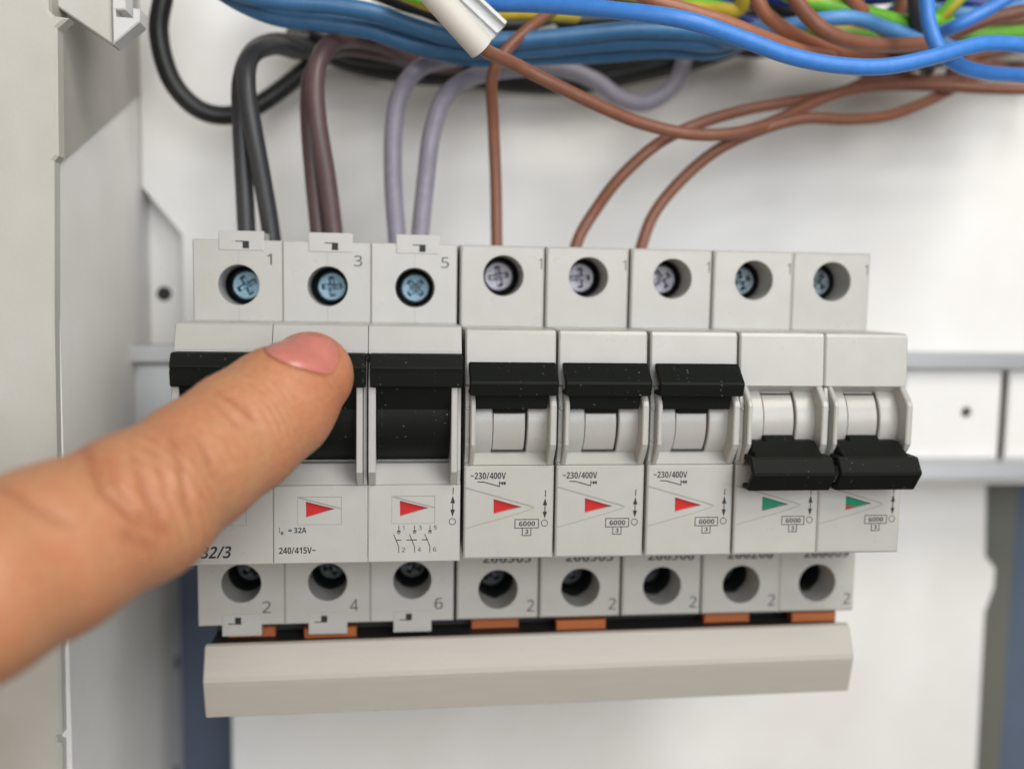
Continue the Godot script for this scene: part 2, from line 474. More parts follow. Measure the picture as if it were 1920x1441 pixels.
func breaker(x: float, on: bool, label: String, screw_mat: Material, turn: float, printed: String, half := false) -> void:
	var t := thing("circuit_breaker", label, "circuit breaker", Vector3(x, 0, 0), "narrow circuit breakers in the row")
	var w := 17.25
	var shell := housing_plastic()
	var body := begin()
	holed(body, [Vector2(0.05, 0), Vector2(w, 0), Vector2(w, -20), Vector2(0.05, -20)], circle(Vector2(8.85, -6.1), 4.1), Vector2(8.85, -6.1), -44, 0, 0.4)
	holed(body, [Vector2(0.05, -57), Vector2(w, -57), Vector2(w, -77.9), Vector2(0.05, -77.9)], circle(Vector2(8.72, -71.5), 4.15), Vector2(8.72, -71.5), -44, 0, 0.4)
	prism(body, [Vector2(-44, -20), Vector2(-1.2, -20), Vector2(-1.2, -57), Vector2(-44, -57)], 0.05, w, 0.0)
	prism(body, [Vector2(-1, -16.3), Vector2(16.1, -16.3), Vector2(16.7, -16.5), Vector2(17.0, -17.1), Vector2(17.5, -26.6), Vector2(14.2, -28.3), Vector2(11.5, -28.4), Vector2(11.5, -39.7), Vector2(14.4, -39.8), Vector2(17.2, -41.9), Vector2(16.6, -42.1), Vector2(16.6, -59.6), Vector2(16.2, -60.0), Vector2(-1, -60.0)], 0.12, w - 0.05, 0.3)
	# the lower face with the window for the position flag
	holed(body, [Vector2(0.12, -42.05), Vector2(w - 0.05, -42.05), Vector2(w - 0.05, -60.0), Vector2(0.12, -60.0)], PackedVector2Array([Vector2(5.74, -48.42), Vector2(5.76, -51.28), Vector2(11.1, -49.98)]), Vector2(7.2, -49.9), 16.5, 17.4, 0.3, 0.06)
	drum(body, 1.7, 5.38, 9.5, -33.95, 7.9)
	drum(body, 12.0, 16.0, 9.5, -33.95, 7.9)
	# the ledge outside the left cheek, with its two moulded studs
	prism(body, [Vector2(11, -27.0), Vector2(17.2, -27.0), Vector2(18.3, -29.8), Vector2(18.3, -38.2), Vector2(17.0, -41.4), Vector2(11, -41.4)], 0.15, 0.95, 0.12)
	lathe_z(body, Vector3(0.58, -31.0, 18.2), [Vector2(0.36, 0.0), Vector2(0.34, 0.35), Vector2(0.2, 0.5), Vector2(0.0, 0.52)], 12)
	lathe_z(body, Vector3(0.58, -37.0, 18.2), [Vector2(0.34, 0.0), Vector2(0.32, 0.3), Vector2(0.2, 0.42), Vector2(0.0, 0.44)], 12)
	obj("housing", body, shell, t)
	for s in [[0.98, 1.88], [15.75, 17.0]]:
		var ck := begin()
		prism(ck, [Vector2(11, -26.7), Vector2(17.4, -26.7), Vector2(20.2, -29.4), Vector2(20.6, -30.2), Vector2(20.6, -37.6), Vector2(20.0, -38.6), Vector2(17.3, -41.9), Vector2(11, -41.9)], s[0], s[1], 0.22)
		obj("side_cheek", ck, shell, t)
	var roll := begin()
	drum(roll, 5.5, 11.5, 9.5, -33.95, 7.72, 0.1)
	obj("roller", roll, mat.plastic_warm, t)
	var slot := begin()
	box(slot, 5.4, 11.9, -39.75, -39.35 if on else -39.5, 13.0, 15.05, 0.0)
	if not on: box(slot, 5.4, 11.9, -28.6, -28.35, 13.0, 15.3, 0.0)
	obj("roller_slot", slot, mat.hole, t)  # solid dark box painting the shade of an open slot
	obj("handle", bar_shape(on, Vector2(0.6, 16.85)), dusty(), t)
	terminal(t, Vector2(8.85, -6.1), 4.1, turn, screw_mat, -0.1 + maxf(0.0, x - 70.0) * 0.011)
	terminal(t, Vector2(8.72, -71.5), 4.15, turn * 1.7 + 0.4, mat.zinc_shaded, -0.2, 4.0)
	var flag := begin()
	box(flag, 5.2, 11.6, -49.75 if half else -51.9, -47.9, 16.35, 16.75, 0.0)
	obj("position_flag", flag, mat.flag_red if on else mat.flag_green, t)
	if half:
		var flag2 := begin()
		box(flag2, 5.2, 11.6, -51.9, -50.65, 16.35, 16.77, 0.0)
		obj("position_flag", flag2, mat.flag_red, t)
		var flag3 := begin()
		box(flag3, 5.2, 11.6, -50.65, -49.75, 16.35, 16.73, 0.0)
		obj("position_flag", flag3, mat.flag_green, t)
	var wm := begin()
	wedge_marks(wm, 17.4)
	obj("pointer_groove", wm, mat.groove, t)
	var z := 17.4
	if on: print_text("voltage_text", "~230/400V", Vector3(1.3, -44.55, z), 1.22, 6.7, mat.ink, t, true)
	var sy := begin()
	stroke(sy, [Vector2(2.7, -45.1), Vector2(3.8, -45.12), Vector2(6.8, -45.98)], 0.15, z)
	stroke(sy, [Vector2(6.8, -45.98), Vector2(6.78, -45.0)], 0.12, z)
	stroke(sy, [Vector2(6.8, -45.35), Vector2(7.2, -45.35)], 0.16, z)
	box(sy, 7.2, 7.55, -45.65, -45.1, z, z + 0.03, 0.0)
	box(sy, 7.62, 7.98, -45.65, -45.1, z, z + 0.032, 0.0)
	obj("contact_symbol", sy, mat.ink, t)
	var ar := begin()
	arrow(ar, 15.6, -46.85, z)
	obj("on_off_mark", ar, mat.ink, t)
	var bx := begin()
	stroke(bx, [Vector2(9.87, -52.4), Vector2(14.4, -52.4), Vector2(14.4, -54.05), Vector2(9.87, -54.05), Vector2(9.87, -52.4)], 0.12, z)
	stroke(bx, [Vector2(11.32, -54.1), Vector2(11.32, -55.5), Vector2(12.95, -55.5), Vector2(12.95, -54.1)], 0.12, z)
	obj("rating_box", bx, mat.ink, t)
	print_text("rating_text", "6000", Vector3(10.65, -53.72, z), 0.92, 3.1, mat.ink, t, true)
	print_text("rating_text", "3", Vector3(11.86, -55.17, z), 0.80, 0.62, mat.ink, t, true)
	print_text("order_number", printed, Vector3(5.4, -65.8, 0.0), 1.9, 10.2, mat.ink, t, true)
	print_text("terminal_number", "1", Vector3(16.05, -4.6, 0.0), 2.2, 0.7, mat.engraved, t)
	print_text("terminal_number", "2", Vector3(14.9, -76.35, 0.0), 2.5, 1.55, mat.ink_grey, t)

func isolator() -> void:
	var t := thing("main_switch", "wide three pole switch with long black handles at the left end of the row", "switch")
	var xs := [0.22, 17.5, 34.82]
	var ws := [17.2, 17.24, 17.2]
	var tops := ["1", "3", "5"]
	var bots := ["2", "4", "6"]
	for k in 3:
		var x: float = xs[k]
		var x1: float = x + ws[k]
		var body := begin()
		var h := Vector2(x + 8.75, -8.82)
		var g := Vector2(x + 8.6, -69.2)
		holed(body, [Vector2(x, 0), Vector2(x1, 0), Vector2(x1, -20), Vector2(x, -20)], circle(h, 3.95), h, -44, 0, 0.22)
		holed(body, [Vector2(x, -57), Vector2(x1, -57), Vector2(x1, -77.9), Vector2(x, -77.9)], circle(g, 3.95), g, -44, 0, 0.22)
		prism(body, [Vector2(-44, -20), Vector2(-1.2, -20), Vector2(-1.2, -57), Vector2(-44, -57)], x, x1, 0.0)
		prism(body, [Vector2(-1, -15.8), Vector2(15.0, -15.8), Vector2(15.6, -16.1), Vector2(17.3, -20.4), Vector2(17.3, -21.0), Vector2(11, -21.6), Vector2(11, -42.1), Vector2(13.2, -42.2), Vector2(17.25, -45.5), Vector2(16.6, -45.7), Vector2(16.6, -59.9), Vector2(16.2, -60.3), Vector2(-1, -60.3)], x, x1, 0.14)
		var win := PackedVector2Array([Vector2(x + 5.9, -48.57), Vector2(x + 5.95, -51.54), Vector2(x + 11.25, -49.98)])
		holed(body, [Vector2(x, -45.6), Vector2(x1, -45.6), Vector2(x1, -60.3), Vector2(x, -60.3)], win, Vector2(x + 7.4, -49.95), 16.5, 17.4, 0.16, 0.06)
		obj("pole_housing", body, housing_plastic(), t)
		for s in [[x + 0.1, x + 1.45], [x1 - 2.0, x1 - 0.85], [x1 - 0.8, x1 - 0.1]]:
			var ck := begin()
			var top := 20.4 if s[0] != x1 - 0.8 else 18.6
			prism(ck, [Vector2(10, -22.5), Vector2(17.2, -22.5), Vector2(top, -25.5), Vector2(top, -42.6), Vector2(17.55, -45.5), Vector2(10, -45.2)], s[0], s[1], 0.16)
			obj("side_cheek", ck, mat.plastic, t)
		# the black grip and the roller that it turns
		var grip := begin()
		var e := 0.0 if k < 2 else 0.45
		prism(grip, [Vector2(17.0, -20.9), Vector2(20.3, -20.9), Vector2(20.8, -21.1), Vector2(22.0, -23.1), Vector2(22.05, -23.45), Vector2(21.7, -23.6), Vector2(21.7, -23.85), Vector2(22.05, -24.0), Vector2(21.6, -26.6), Vector2(21.2, -26.9), Vector2(17, -26.9)], x + e + (0.15 if k == 0 else 0.0), x1 - (0.3 if k == 1 else 0.0), 0.16)
		prism(grip, [Vector2(12, -26.5), Vector2(20.6, -26.5), Vector2(18.4, -31.2), Vector2(12, -31.2)], x + 1.5, x1 - 2.05, 0.1)
		drum(grip, x + 1.5, x1 - 2.05, 9.5, -33.0, 9.0, 0.1)
		obj("handle", grip, dusty(), t)
		# terminal caps above and below, each with a small pry hole, its shade a dark quad
		for s in [[5.2 - 0.22, 13.95 - 0.22, 1.75, -2.0, 9.3, -1.0, 1], [4.75, 12.6, -75.6, -80.1, 7.0, -77.0, -1]]:
			var cap := begin()
			var o := Vector2(x + s[4] + 0.9, s[5] + 0.1)
			var q := PackedVector2Array([o + Vector2(-0.62, 0.70), o + Vector2(-0.62, -0.75), o + Vector2(0.62, -0.75), o + Vector2(0.62, 0.70)])
			holed(cap, [Vector2(x + s[0], s[2]), Vector2(x + s[1], s[2]), Vector2(x + s[1], s[3]), Vector2(x + s[0], s[3])], q, o, 0.02, 0.15, 0.06, 0.03)
			box(cap, x + s[0] + 0.15, x + s[1] - 0.15, 0.15 if s[6] > 0 else s[3] + 0.15, s[2] - 0.15 if s[6] > 0 else -78.1, -9, 0.015, 0.05)
			obj("terminal_cap", cap, mat.plastic, t)
			var dark := begin()
			quad(dark, Vector3(o.x - 0.8, o.y - 0.9, 0.035), Vector3(o.x + 0.8, o.y - 0.9, 0.035), Vector3(o.x + 0.8, o.y + 0.9, 0.035), Vector3(o.x - 0.8, o.y + 0.9, 0.035), Vector3.BACK)
			stroke(dark, [Vector2(o.x - 1.9, o.y + 0.62 * s[6]), Vector2(o.x - 0.6, o.y + 0.62 * s[6])], 0.16, 0.145, 0.015)
			obj("pry_hole", dark, mat.hole, t)
		terminal(t, h, 3.95, [0.5, 0.05, 0.8][k], mat.zinc, 0.25)
		terminal(t, g, 3.95, [0.7, 0.3, 1.1][k], mat.zinc_shaded, 0.2, 3.0)
		var seam := begin()
		stroke(seam, [Vector2(h.x, h.y - 4.3), Vector2(h.x + 0.02, -16.0)], 0.07, 0.0, 0.012)
		stroke(seam, [Vector2(h.x, -2.1), Vector2(h.x, h.y + 4.3)], 0.05, 0.0, 0.012)
		obj("mould_seam", seam, mat.groove, t)
		var flag := begin()
		box(flag, x + 5.4, x + 11.8, -52.1, -48.1, 16.35, 16.75, 0.0)
		obj("position_flag", flag, mat.flag_red, t)
		var frame := begin()
		var fx := x + 4.4
		stroke(frame, [Vector2(fx, -47.7), Vector2(fx + 8.0, -47.7), Vector2(fx + 8.0, -52.9)], 0.11, 17.4, 0.03)
		stroke(frame, [Vector2(fx + 0.3, -47.8), Vector2(fx + 7.2, -49.7), Vector2(fx + 7.9, -49.9)], 0.2, 17.41, 0.04)
		stroke(frame, [Vector2(fx, -47.7), Vector2(fx, -52.9), Vector2(fx + 8.0, -52.9)], 0.07, 17.4, 0.02)
		obj("window_rim", frame, mat.groove, t)
		print_text("terminal_number", tops[k], Vector3(x + [14.25, 13.95, 14.0][k], -4.75, 0.0), 2.15, [0.95, 1.6, 1.55][k], mat.ink_grey, t)
		print_text("terminal_number", bots[k], Vector3(x + [12.75, 13.15, 13.25][k], -75.4, 0.0), 2.45, 1.7, mat.ink_grey, t)
	var z := 17.4
	print_text("type_text", "32/3", Vector3(4.3, -59.0, z), 2.2, 5.3, mat.ink, t, true, 0.22)
	print_text("current_text", "I", Vector3(18.5, -54.35, z), 0.95, 0.22, mat.ink, t)
	print_text("current_text", "e", Vector3(18.85, -54.75, z), 0.75, 0.5, mat.ink, t, true)
	print_text("current_text", "= 32A", Vector3(20.25, -54.45, z), 1.0, 3.25, mat.ink, t, true)
	print_text("voltage_text", "240/415V~", Vector3(18.5, -58.35, z), 1.18, 6.7, mat.ink, t, true)
	var sy := begin()
	for k in 3:
		var x: float = [40.55, 43.5, 46.38][k]
		stroke(sy, [Vector2(x, -53.35), Vector2(x, -54.5)], 0.11, z)
		ring(sy, Vector2(x, -54.6), 0.24, 0.12, z, 10)
		stroke(sy, [Vector2(x - 0.32, -54.32), Vector2(x + 0.32, -54.32)], 0.1, z + 0.004)
		stroke(sy, [Vector2(x - 0.95, -55.0), Vector2(x, -57.3), Vector2(x, -58.4)], 0.11, z)
		var a: float = [-0.5, -1.45, -1.45][k]
		stroke(sy, [Vector2(x + a, -56.05), Vector2(x + [0.4, 0.4, -0.45][k], -56.05)], 0.13, z + 0.008)
		print_text("contact_number", ["1", "3", "5"][k], Vector3(x + 0.72, -54.15, z), 0.85, [0.3, 0.58, 0.58][k], mat.ink, t)
		print_text("contact_number", ["2", "4", "6"][k], Vector3(x + 0.6, -58.35, z), 0.88, 0.6, mat.ink, t)
	obj("contact_symbol", sy, mat.ink, t)
	var ar := begin()
	arrow(ar, 50.63, -46.2, z, 1.02)
	obj("on_off_mark", ar, mat.ink, t)

# ------------------------------------------------------------------ wires
func wire(called: String, m: String, r: float, pts: Array, label: String, category: String, group: String) -> void:
	var st := SurfaceTool.new()
	st.begin(Mesh.PRIMITIVE_TRIANGLES)
	tube(st, pts, r)
	var key := "black_wire" if m == "black" else m
	var parent: Node = self
	var o := obj(called, st, mat[key], parent, Vector3.ZERO, false)
	tag(o, label, category, group)
	if called == "earth_wire":
		# the second colour runs along the sheath as a stripe that winds slowly
		var s := SurfaceTool.new()
		s.begin(Mesh.PRIMITIVE_TRIANGLES)
		var moved := []
		for i in pts.size():
			var t: Vector3 = (pts[mini(i + 1, pts.size() - 1)] - pts[maxi(i - 1, 0)]).normalized()
			var side := t.cross(Vector3(0, 0, 1)).normalized()
			var a := 0.7 + 0.9 * i
			moved.append(pts[i] + (side * cos(a) + side.cross(t) * sin(a)) * r * 0.42)
		tube(s, moved, r * 0.68)
		obj("stripe", s, mat["yellow" if m == "green" else "green"], o, Vector3.ZERO, false)

# ------------------------------------------------------------------ the hand
const TIP := Vector3(25.28, -24.1, 29.5)
var bones := []

func bone(a: Vector3, ra: float, b: Vector3, rb: float) -> void:
	bones.append([a, b - a, ra, rb - ra, 1.0 / maxf((b - a).length_squared(), 1e-6)])

func field(p: Vector3, upto: int, k: float) -> float:
	var d := 1e9
	for i in upto:
		var b: Array = bones[i]
		var pa: Vector3 = p - b[0]
		var h := clampf(pa.dot(b[1]) * b[4], 0.0, 1.0)
		var e: float = (pa - b[1] * h).length() - b[2] - b[3] * h
		if d > 1e8:
			d = e
		else:
			var q := maxf(k - absf(d - e), 0.0) / k
			d = minf(d, e) - q * q * k * 0.25
	return d

func nets(lo: Vector3, hi: Vector3, cell: float, upto: int, k: float, keep: Callable) -> Array:
	# surface nets: one vertex in each crossed cell, one quad round each crossed edge; far blocks are skipped
	var nx := int((hi.x - lo.x) / cell) + 1
	var ny := int((hi.y - lo.y) / cell) + 1
	var nz := int((hi.z - lo.z) / cell) + 1
	var B := 6
	var val := PackedFloat32Array()
	val.resize(nx * ny * nz)
	val.fill(1e3)
	var active := []
	var reach := cell * B * 0.95 + k * 0.3
	for bz in range(0, nz - 1, B):
		for by in range(0, ny - 1, B):
			for bx in range(0, nx - 1, B):
				var c := lo + Vector3(bx + B * 0.5, by + B * 0.5, bz + B * 0.5) * cell
				if absf(field(c, upto, k)) > reach: continue
				active.append(Vector3i(bx, by, bz))
				for z in range(bz, mini(bz + B + 1, nz)):
					for y in range(by, mini(by + B + 1, ny)):
						for x in range(bx, mini(bx + B + 1, nx)):
							var i := (z * ny + y) * nx + x
							if val[i] > 999.0: val[i] = field(lo + Vector3(x, y, z) * cell, upto, k)
	var where := {}
	var verts := PackedVector3Array()
	var corner := [Vector3i(0, 0, 0), Vector3i(1, 0, 0), Vector3i(0, 1, 0), Vector3i(1, 1, 0), Vector3i(0, 0, 1), Vector3i(1, 0, 1), Vector3i(0, 1, 1), Vector3i(1, 1, 1)]
	var edges := [[0, 1], [2, 3], [4, 5], [6, 7], [0, 2], [1, 3], [4, 6], [5, 7], [0, 4], [1, 5], [2, 6], [3, 7]]
	var step := PackedInt32Array()
	for c in corner: step.append((c.z * ny + c.y) * nx + c.x)
	for b in active:
		for z in range(b.z, mini(b.z + B, nz - 1)):
			for y in range(b.y, mini(b.y + B, ny - 1)):
				for x in range(b.x, mini(b.x + B, nx - 1)):
					var i: int = (z * ny + y) * nx + x
					var inside := 0
					for s in step:
						if val[i + s] < 0.0: inside += 1
					if inside == 0 or inside == 8: continue
					var sum := Vector3.ZERO
					var n := 0
					for e in edges:
						var va := val[i + step[e[0]]]
						var vb := val[i + step[e[1]]]
						if (va < 0.0) != (vb < 0.0):
							sum += Vector3(corner[e[0]]).lerp(Vector3(corner[e[1]]), va / (va - vb))
							n += 1
					where[i] = verts.size()
					verts.append(lo + (Vector3(x, y, z) + sum / n) * cell)
	var index := PackedInt32Array()
	var sx := 1
	var sy := nx
	var sz := nx * ny
	for i in where:
		for a in [[sx, sy, sz], [sy, sz, sx], [sz, sx, sy]]:
			var v0 := val[i]
			var v1 := val[i + a[0]]
			if (v0 < 0.0) == (v1 < 0.0): continue
			var j0: int = i - a[1] - a[2]
			var j1: int = i - a[2]
			var j2: int = i - a[1]
			if not (where.has(j0) and where.has(j1) and where.has(j2)): continue
			var q := [where[j0], where[j1], where[i], where[j2]]
			if not keep.call((verts[q[0]] + verts[q[2]]) * 0.5): continue
			# clockwise from outside
			if v0 < 0.0:
				index.append_array([q[0], q[2], q[1], q[0], q[3], q[2]])
			else:
				index.append_array([q[0], q[1], q[2], q[0], q[2], q[3]])
	return [verts, index]

func to_surface(p: Vector3, dir: Vector3, upto: int) -> Vector3:
	# walk along dir to the skin
	var q := p - dir * 30.0
	for i in 40:
		var d := field(q, upto, 2.5)
		if d < 0.01: break
		q += dir * d * 0.9
	return q

func near_line(p: Vector3, line: Array) -> Vector2:
	# distance to a polyline and how far along it (0..1)
	var best := Vector2(1e9, 0)
	for i in line.size() - 1:
		var a: Vector3 = line[i]
		var ab: Vector3 = line[i + 1] - a
		var h := clampf((p - a).dot(ab) / maxf(ab.length_squared(), 1e-6), 0.0, 1.0)
		var d := (p - a - ab * h).length()
		if d < best.x: best = Vector2(d, (i + h) / (line.size() - 1))
	return best

func add_skin(st: SurfaceTool, verts: PackedVector3Array, index: PackedInt32Array, creases: Array, first: int) -> int:
	var wob := FastNoiseLite.new()
	wob.seed = 5
	wob.frequency = 0.11
	var normals := PackedVector3Array()
	for pass_ in 2:
		normals.resize(verts.size())
		normals.fill(Vector3.ZERO)
		for t in range(0, index.size(), 3):
			var a := verts[index[t]]
			var n := (verts[index[t + 2]] - a).cross(verts[index[t + 1]] - a)
			for s in 3: normals[index[t + s]] += n
		if pass_ == 0:
			for i in verts.size():
				var push := 0.0
				for c in creases:
					if verts[i].distance_to(c[3]) > c[4] + 3.0: continue
					var d := near_line(verts[i], c[0])
					var fade := smoothstep(0.0, 0.25, d.y) * (1.0 - smoothstep(0.75, 1.0, d.y)) * 0.85 + 0.15
					push -= c[1] * fade * exp(-pow(d.x / c[2], 2.0))
					push += c[1] * 0.14 * fade * exp(-pow((d.x - c[2] * 2.4) / (c[2] * 1.5), 2.0))
				if creases.size():
					# the fine folds over the two joints
					for j in [[Vector3(3.91, -40.61, 56.0), 9.0, 0.15, 1.8], [Vector3(15.27, -32.51, 39.5), 4.5, 0.08, 1.5]]:
						var q: Vector3 = verts[i] - j[0]
						var t := q.dot(Vector3(0.57, 0.40, -0.72))
						if absf(t) < j[1] * 1.8:
							push += j[2] * exp(-pow(t / j[1], 2.0)) * sin(t * TAU / j[3] + 5.0 * wob.get_noise_3dv(verts[i])) * (0.6 + wob.get_noise_3dv(verts[i] * 1.7))
				if push != 0.0: verts[i] += normals[i].normalized() * push
	var f := FastNoiseLite.new()
	f.seed = 7
	f.frequency = 0.09
	var used := PackedInt32Array()
	used.resize(verts.size())
	used.fill(-1)
	var count := first
	for i in index:
		if used[i] < 0:
			used[i] = count
			count += 1
			var v := verts[i]
			var tip := clampf(1.0 - v.distance_to(TIP) / 16.0, 0.0, 1.0)
			var red := 0.5 + 0.5 * f.get_noise_3dv(v)
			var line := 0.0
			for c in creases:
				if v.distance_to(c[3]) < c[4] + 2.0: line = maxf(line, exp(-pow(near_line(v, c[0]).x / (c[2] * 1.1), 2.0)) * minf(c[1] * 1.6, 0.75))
			var col := Color(0.560, 0.285, 0.140).lerp(Color(0.575, 0.228, 0.112), clampf(red + 0.5 * wob.get_noise_3dv(v * 3.0), 0.0, 1.0))
			col = col.lerp(Color(0.58, 0.20, 0.11), tip * 0.85)
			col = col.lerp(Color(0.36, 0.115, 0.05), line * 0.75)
			st.set_color(col)
			st.set_normal(normals[i].normalized())
			st.add_vertex(v * MM)
	for i in index: st.add_index(used[i])
	return count

func hand() -> void:
	var t := thing("hand", "bare hand whose index finger presses the black switch handle from the left", "hand", Vector3(-80, -75, 130))
	var chain := [[TIP, 7.45], [Vector3(20.63, -28.43, 34.0), 9.15], [Vector3(15.27, -32.51, 39.5), 9.62], [Vector3(9.91, -36.31, 46.0), 9.6], [Vector3(3.91, -40.61, 56.0), 10.5], [Vector3(-4.84, -44.03, 67.0), 11.0], [Vector3(-11.0, -46.38, 76.0), 11.05], [Vector3(-24.0, -51.5, 91.0), 12.0]]
	for i in chain.size() - 1: bone(chain[i][0], chain[i][1], chain[i + 1][0], chain[i + 1][1])
	var finger_bones := bones.size()
	# palm, three curled fingers, thumb, wrist and forearm, all left of the picture
	var wrist := Vector3(-86, -72, 134)
	bone(Vector3(-24, -51.5, 91), 12.0, wrist, 17.0)
	for k in 3:
		var m := Vector3(-38, -53, 80) + Vector3(-12.5, -2.5, -10) * k
		var p := m + Vector3(-3, -36, -6) * (1.0 - 0.08 * k)
		var q := p + Vector3(-20, -5, 17)
		bone(m, 11.0 - k * 0.6, wrist + Vector3(-6, -2, -6) * k, 14.0)
		bone(m, 10.5 - k * 0.6, p, 9.0 - k * 0.5)
		bone(p, 9.0 - k * 0.5, q, 8.3 - k * 0.5)
		bone(q, 8.3 - k * 0.5, q + Vector3(-8, 18, 6), 7.4 - k * 0.4)
	bone(wrist + Vector3(14, -6, 0), 13.0, Vector3(-52, -80, 116), 11.0)
	bone(Vector3(-52, -80, 116), 11.0, Vector3(-42, -92, 98), 9.5)
	bone(wrist, 19.0, wrist + Vector3(-55, -30, 35), 24.0)
	bone(wrist + Vector3(-55, -30, 35), 24.0, wrist + Vector3(-150, -85, 95), 33.0)
	var cam := Vector3(40.2, -9.44, 195.72)
	var creases := []
	for c in [
		[[Vector3(-2.2, -31.4, 60), Vector3(-0.3, -34.0, 62), Vector3(1.6, -36.6, 64), Vector3(5.4, -39.6, 66), Vector3(9.5, -41.9, 65)], 0.42, 0.7],
		[[Vector3(4.2, -33.0, 60), Vector3(6.4, -36.2, 63), Vector3(7.9, -38.8, 65), Vector3(9.2, -41.0, 65)], 0.34, 0.55],
		[[Vector3(8.0, -31.6, 54), Vector3(10.2, -34.6, 58), Vector3(11.2, -37.4, 61), Vector3(11.9, -40.0, 62)], 0.30, 0.55],
		[[Vector3(6.0, -32.2, 57), Vector3(8.4, -35.6, 61), Vector3(9.6, -38.6, 63)], 0.20, 0.45],
		[[Vector3(1.6, -32.4, 63), Vector3(3.6, -35.4, 66), Vector3(5.6, -37.6, 67)], 0.26, 0.5],
		[[Vector3(13.4, -25.5, 46), Vector3(16.7, -27, 48), Vector3(18.6, -29.1, 48)], 0.30, 0.5],
		[[Vector3(12.2, -26.6, 47), Vector3(15.2, -28.4, 49), Vector3(16.8, -30.2, 49)], 0.14, 0.5],
		[[Vector3(-7.4, -34.1, 74), Vector3(-3.4, -35.7, 76), Vector3(0.9, -38.4, 76)], 0.25, 0.7],
		[[Vector3(11.2, -30.5, 52), Vector3(13.2, -33.2, 55), Vector3(14.0, -36.0, 56)], 0.16, 0.5],
		[[Vector3(4.8, -41.4, 68), Vector3(8.3, -44.2, 66)], 0.2, 0.7]]:
		var line := []
		for p in c[0]: line.append(to_surface(p, ((p as Vector3) - cam).normalized(), finger_bones))
		creases.append([line, c[1] * 1.35, c[2] * 1.15])
	# the nail: its own axes, laid on the skin
	var across := Vector3(0.12, -0.62, 0.77).normalized()
	var along := Vector3(0.86, 0.0, -0.5)
	along = (along - across * along.dot(across)).normalized()
	var up := across.cross(along).normalized()
	if up.y < 0.0: up = -up
	var o := TIP - along * 3.0 + across * 1.3
	var n := 26
	var rim := []
	var nail := begin()
	var rows := []
	for r in 9:
		var row := []
		for i in n:
			var a := TAU * i / n
			var e := 0.82
			var u := signf(cos(a)) * pow(absf(cos(a)), e) * r / 8.0
			var v := signf(sin(a)) * pow(absf(sin(a)), e) * r / 8.0
			if u < 0.0: v *= 1.0 - 0.10 * u * u
			var p := to_surface(o + along * u * 5.9 + across * v * 5.1, -up, finger_bones)
			if r == 8: rim.append(p)
			row.append(p + up * (0.24 - 0.45 * pow(r / 8.0, 7.0) + (0.16 * maxf(u, 0.0))))
		rows.append(row)
	nail.set_smooth_group(0)
	for r in 8:
		for i in n:
			var j := (i + 1) % n
			if r == 0: tri(nail, rows[0][0], rows[1][i], rows[1][j], up)
			else: quad(nail, rows[r][i], rows[r + 1][i], rows[r + 1][j], rows[r][j], up)
	rim.append(rim[0])
	creases.append([rim, 0.42, 0.5])
	for c in creases:
		var mid := Vector3.ZERO
		for p in c[0]: mid += p
		mid /= c[0].size()
		var far := 0.0
		for p in c[0]: far = maxf(far, mid.distance_to(p))
		c.append(mid)
		c.append(far)
	var nrm := (Vector3(-11.0, -46.38, 76.0) - Vector3(-4.84, -44.03, 67.0)).normalized()
	var split := (Vector3(-18, -49, 84) as Vector3).dot(nrm)
	var st := SurfaceTool.new()
	st.begin(Mesh.PRIMITIVE_TRIANGLES)
	var fine := nets(Vector3(-38, -68, 18), Vector3(38, -10, 100), 0.5, finger_bones, 2.5, func(p): return p.dot(nrm) < split + 1.0)
	var shift := Vector3(80, 75, -130)
	var moved := []
	var count := add_skin(st, fine[0], fine[1], creases, 0)
	var coarse := nets(Vector3(-270, -200, 30), Vector3(10, -20, 265), 2.6, bones.size(), 5.0, func(p): return p.dot(nrm) > split - 1.5)
	count = add_skin(st, coarse[0], coarse[1], [], count)
	obj("skin", st, mat.skin, t, shift, false)
	obj("fingernail", nail, mat.nail, t, shift)

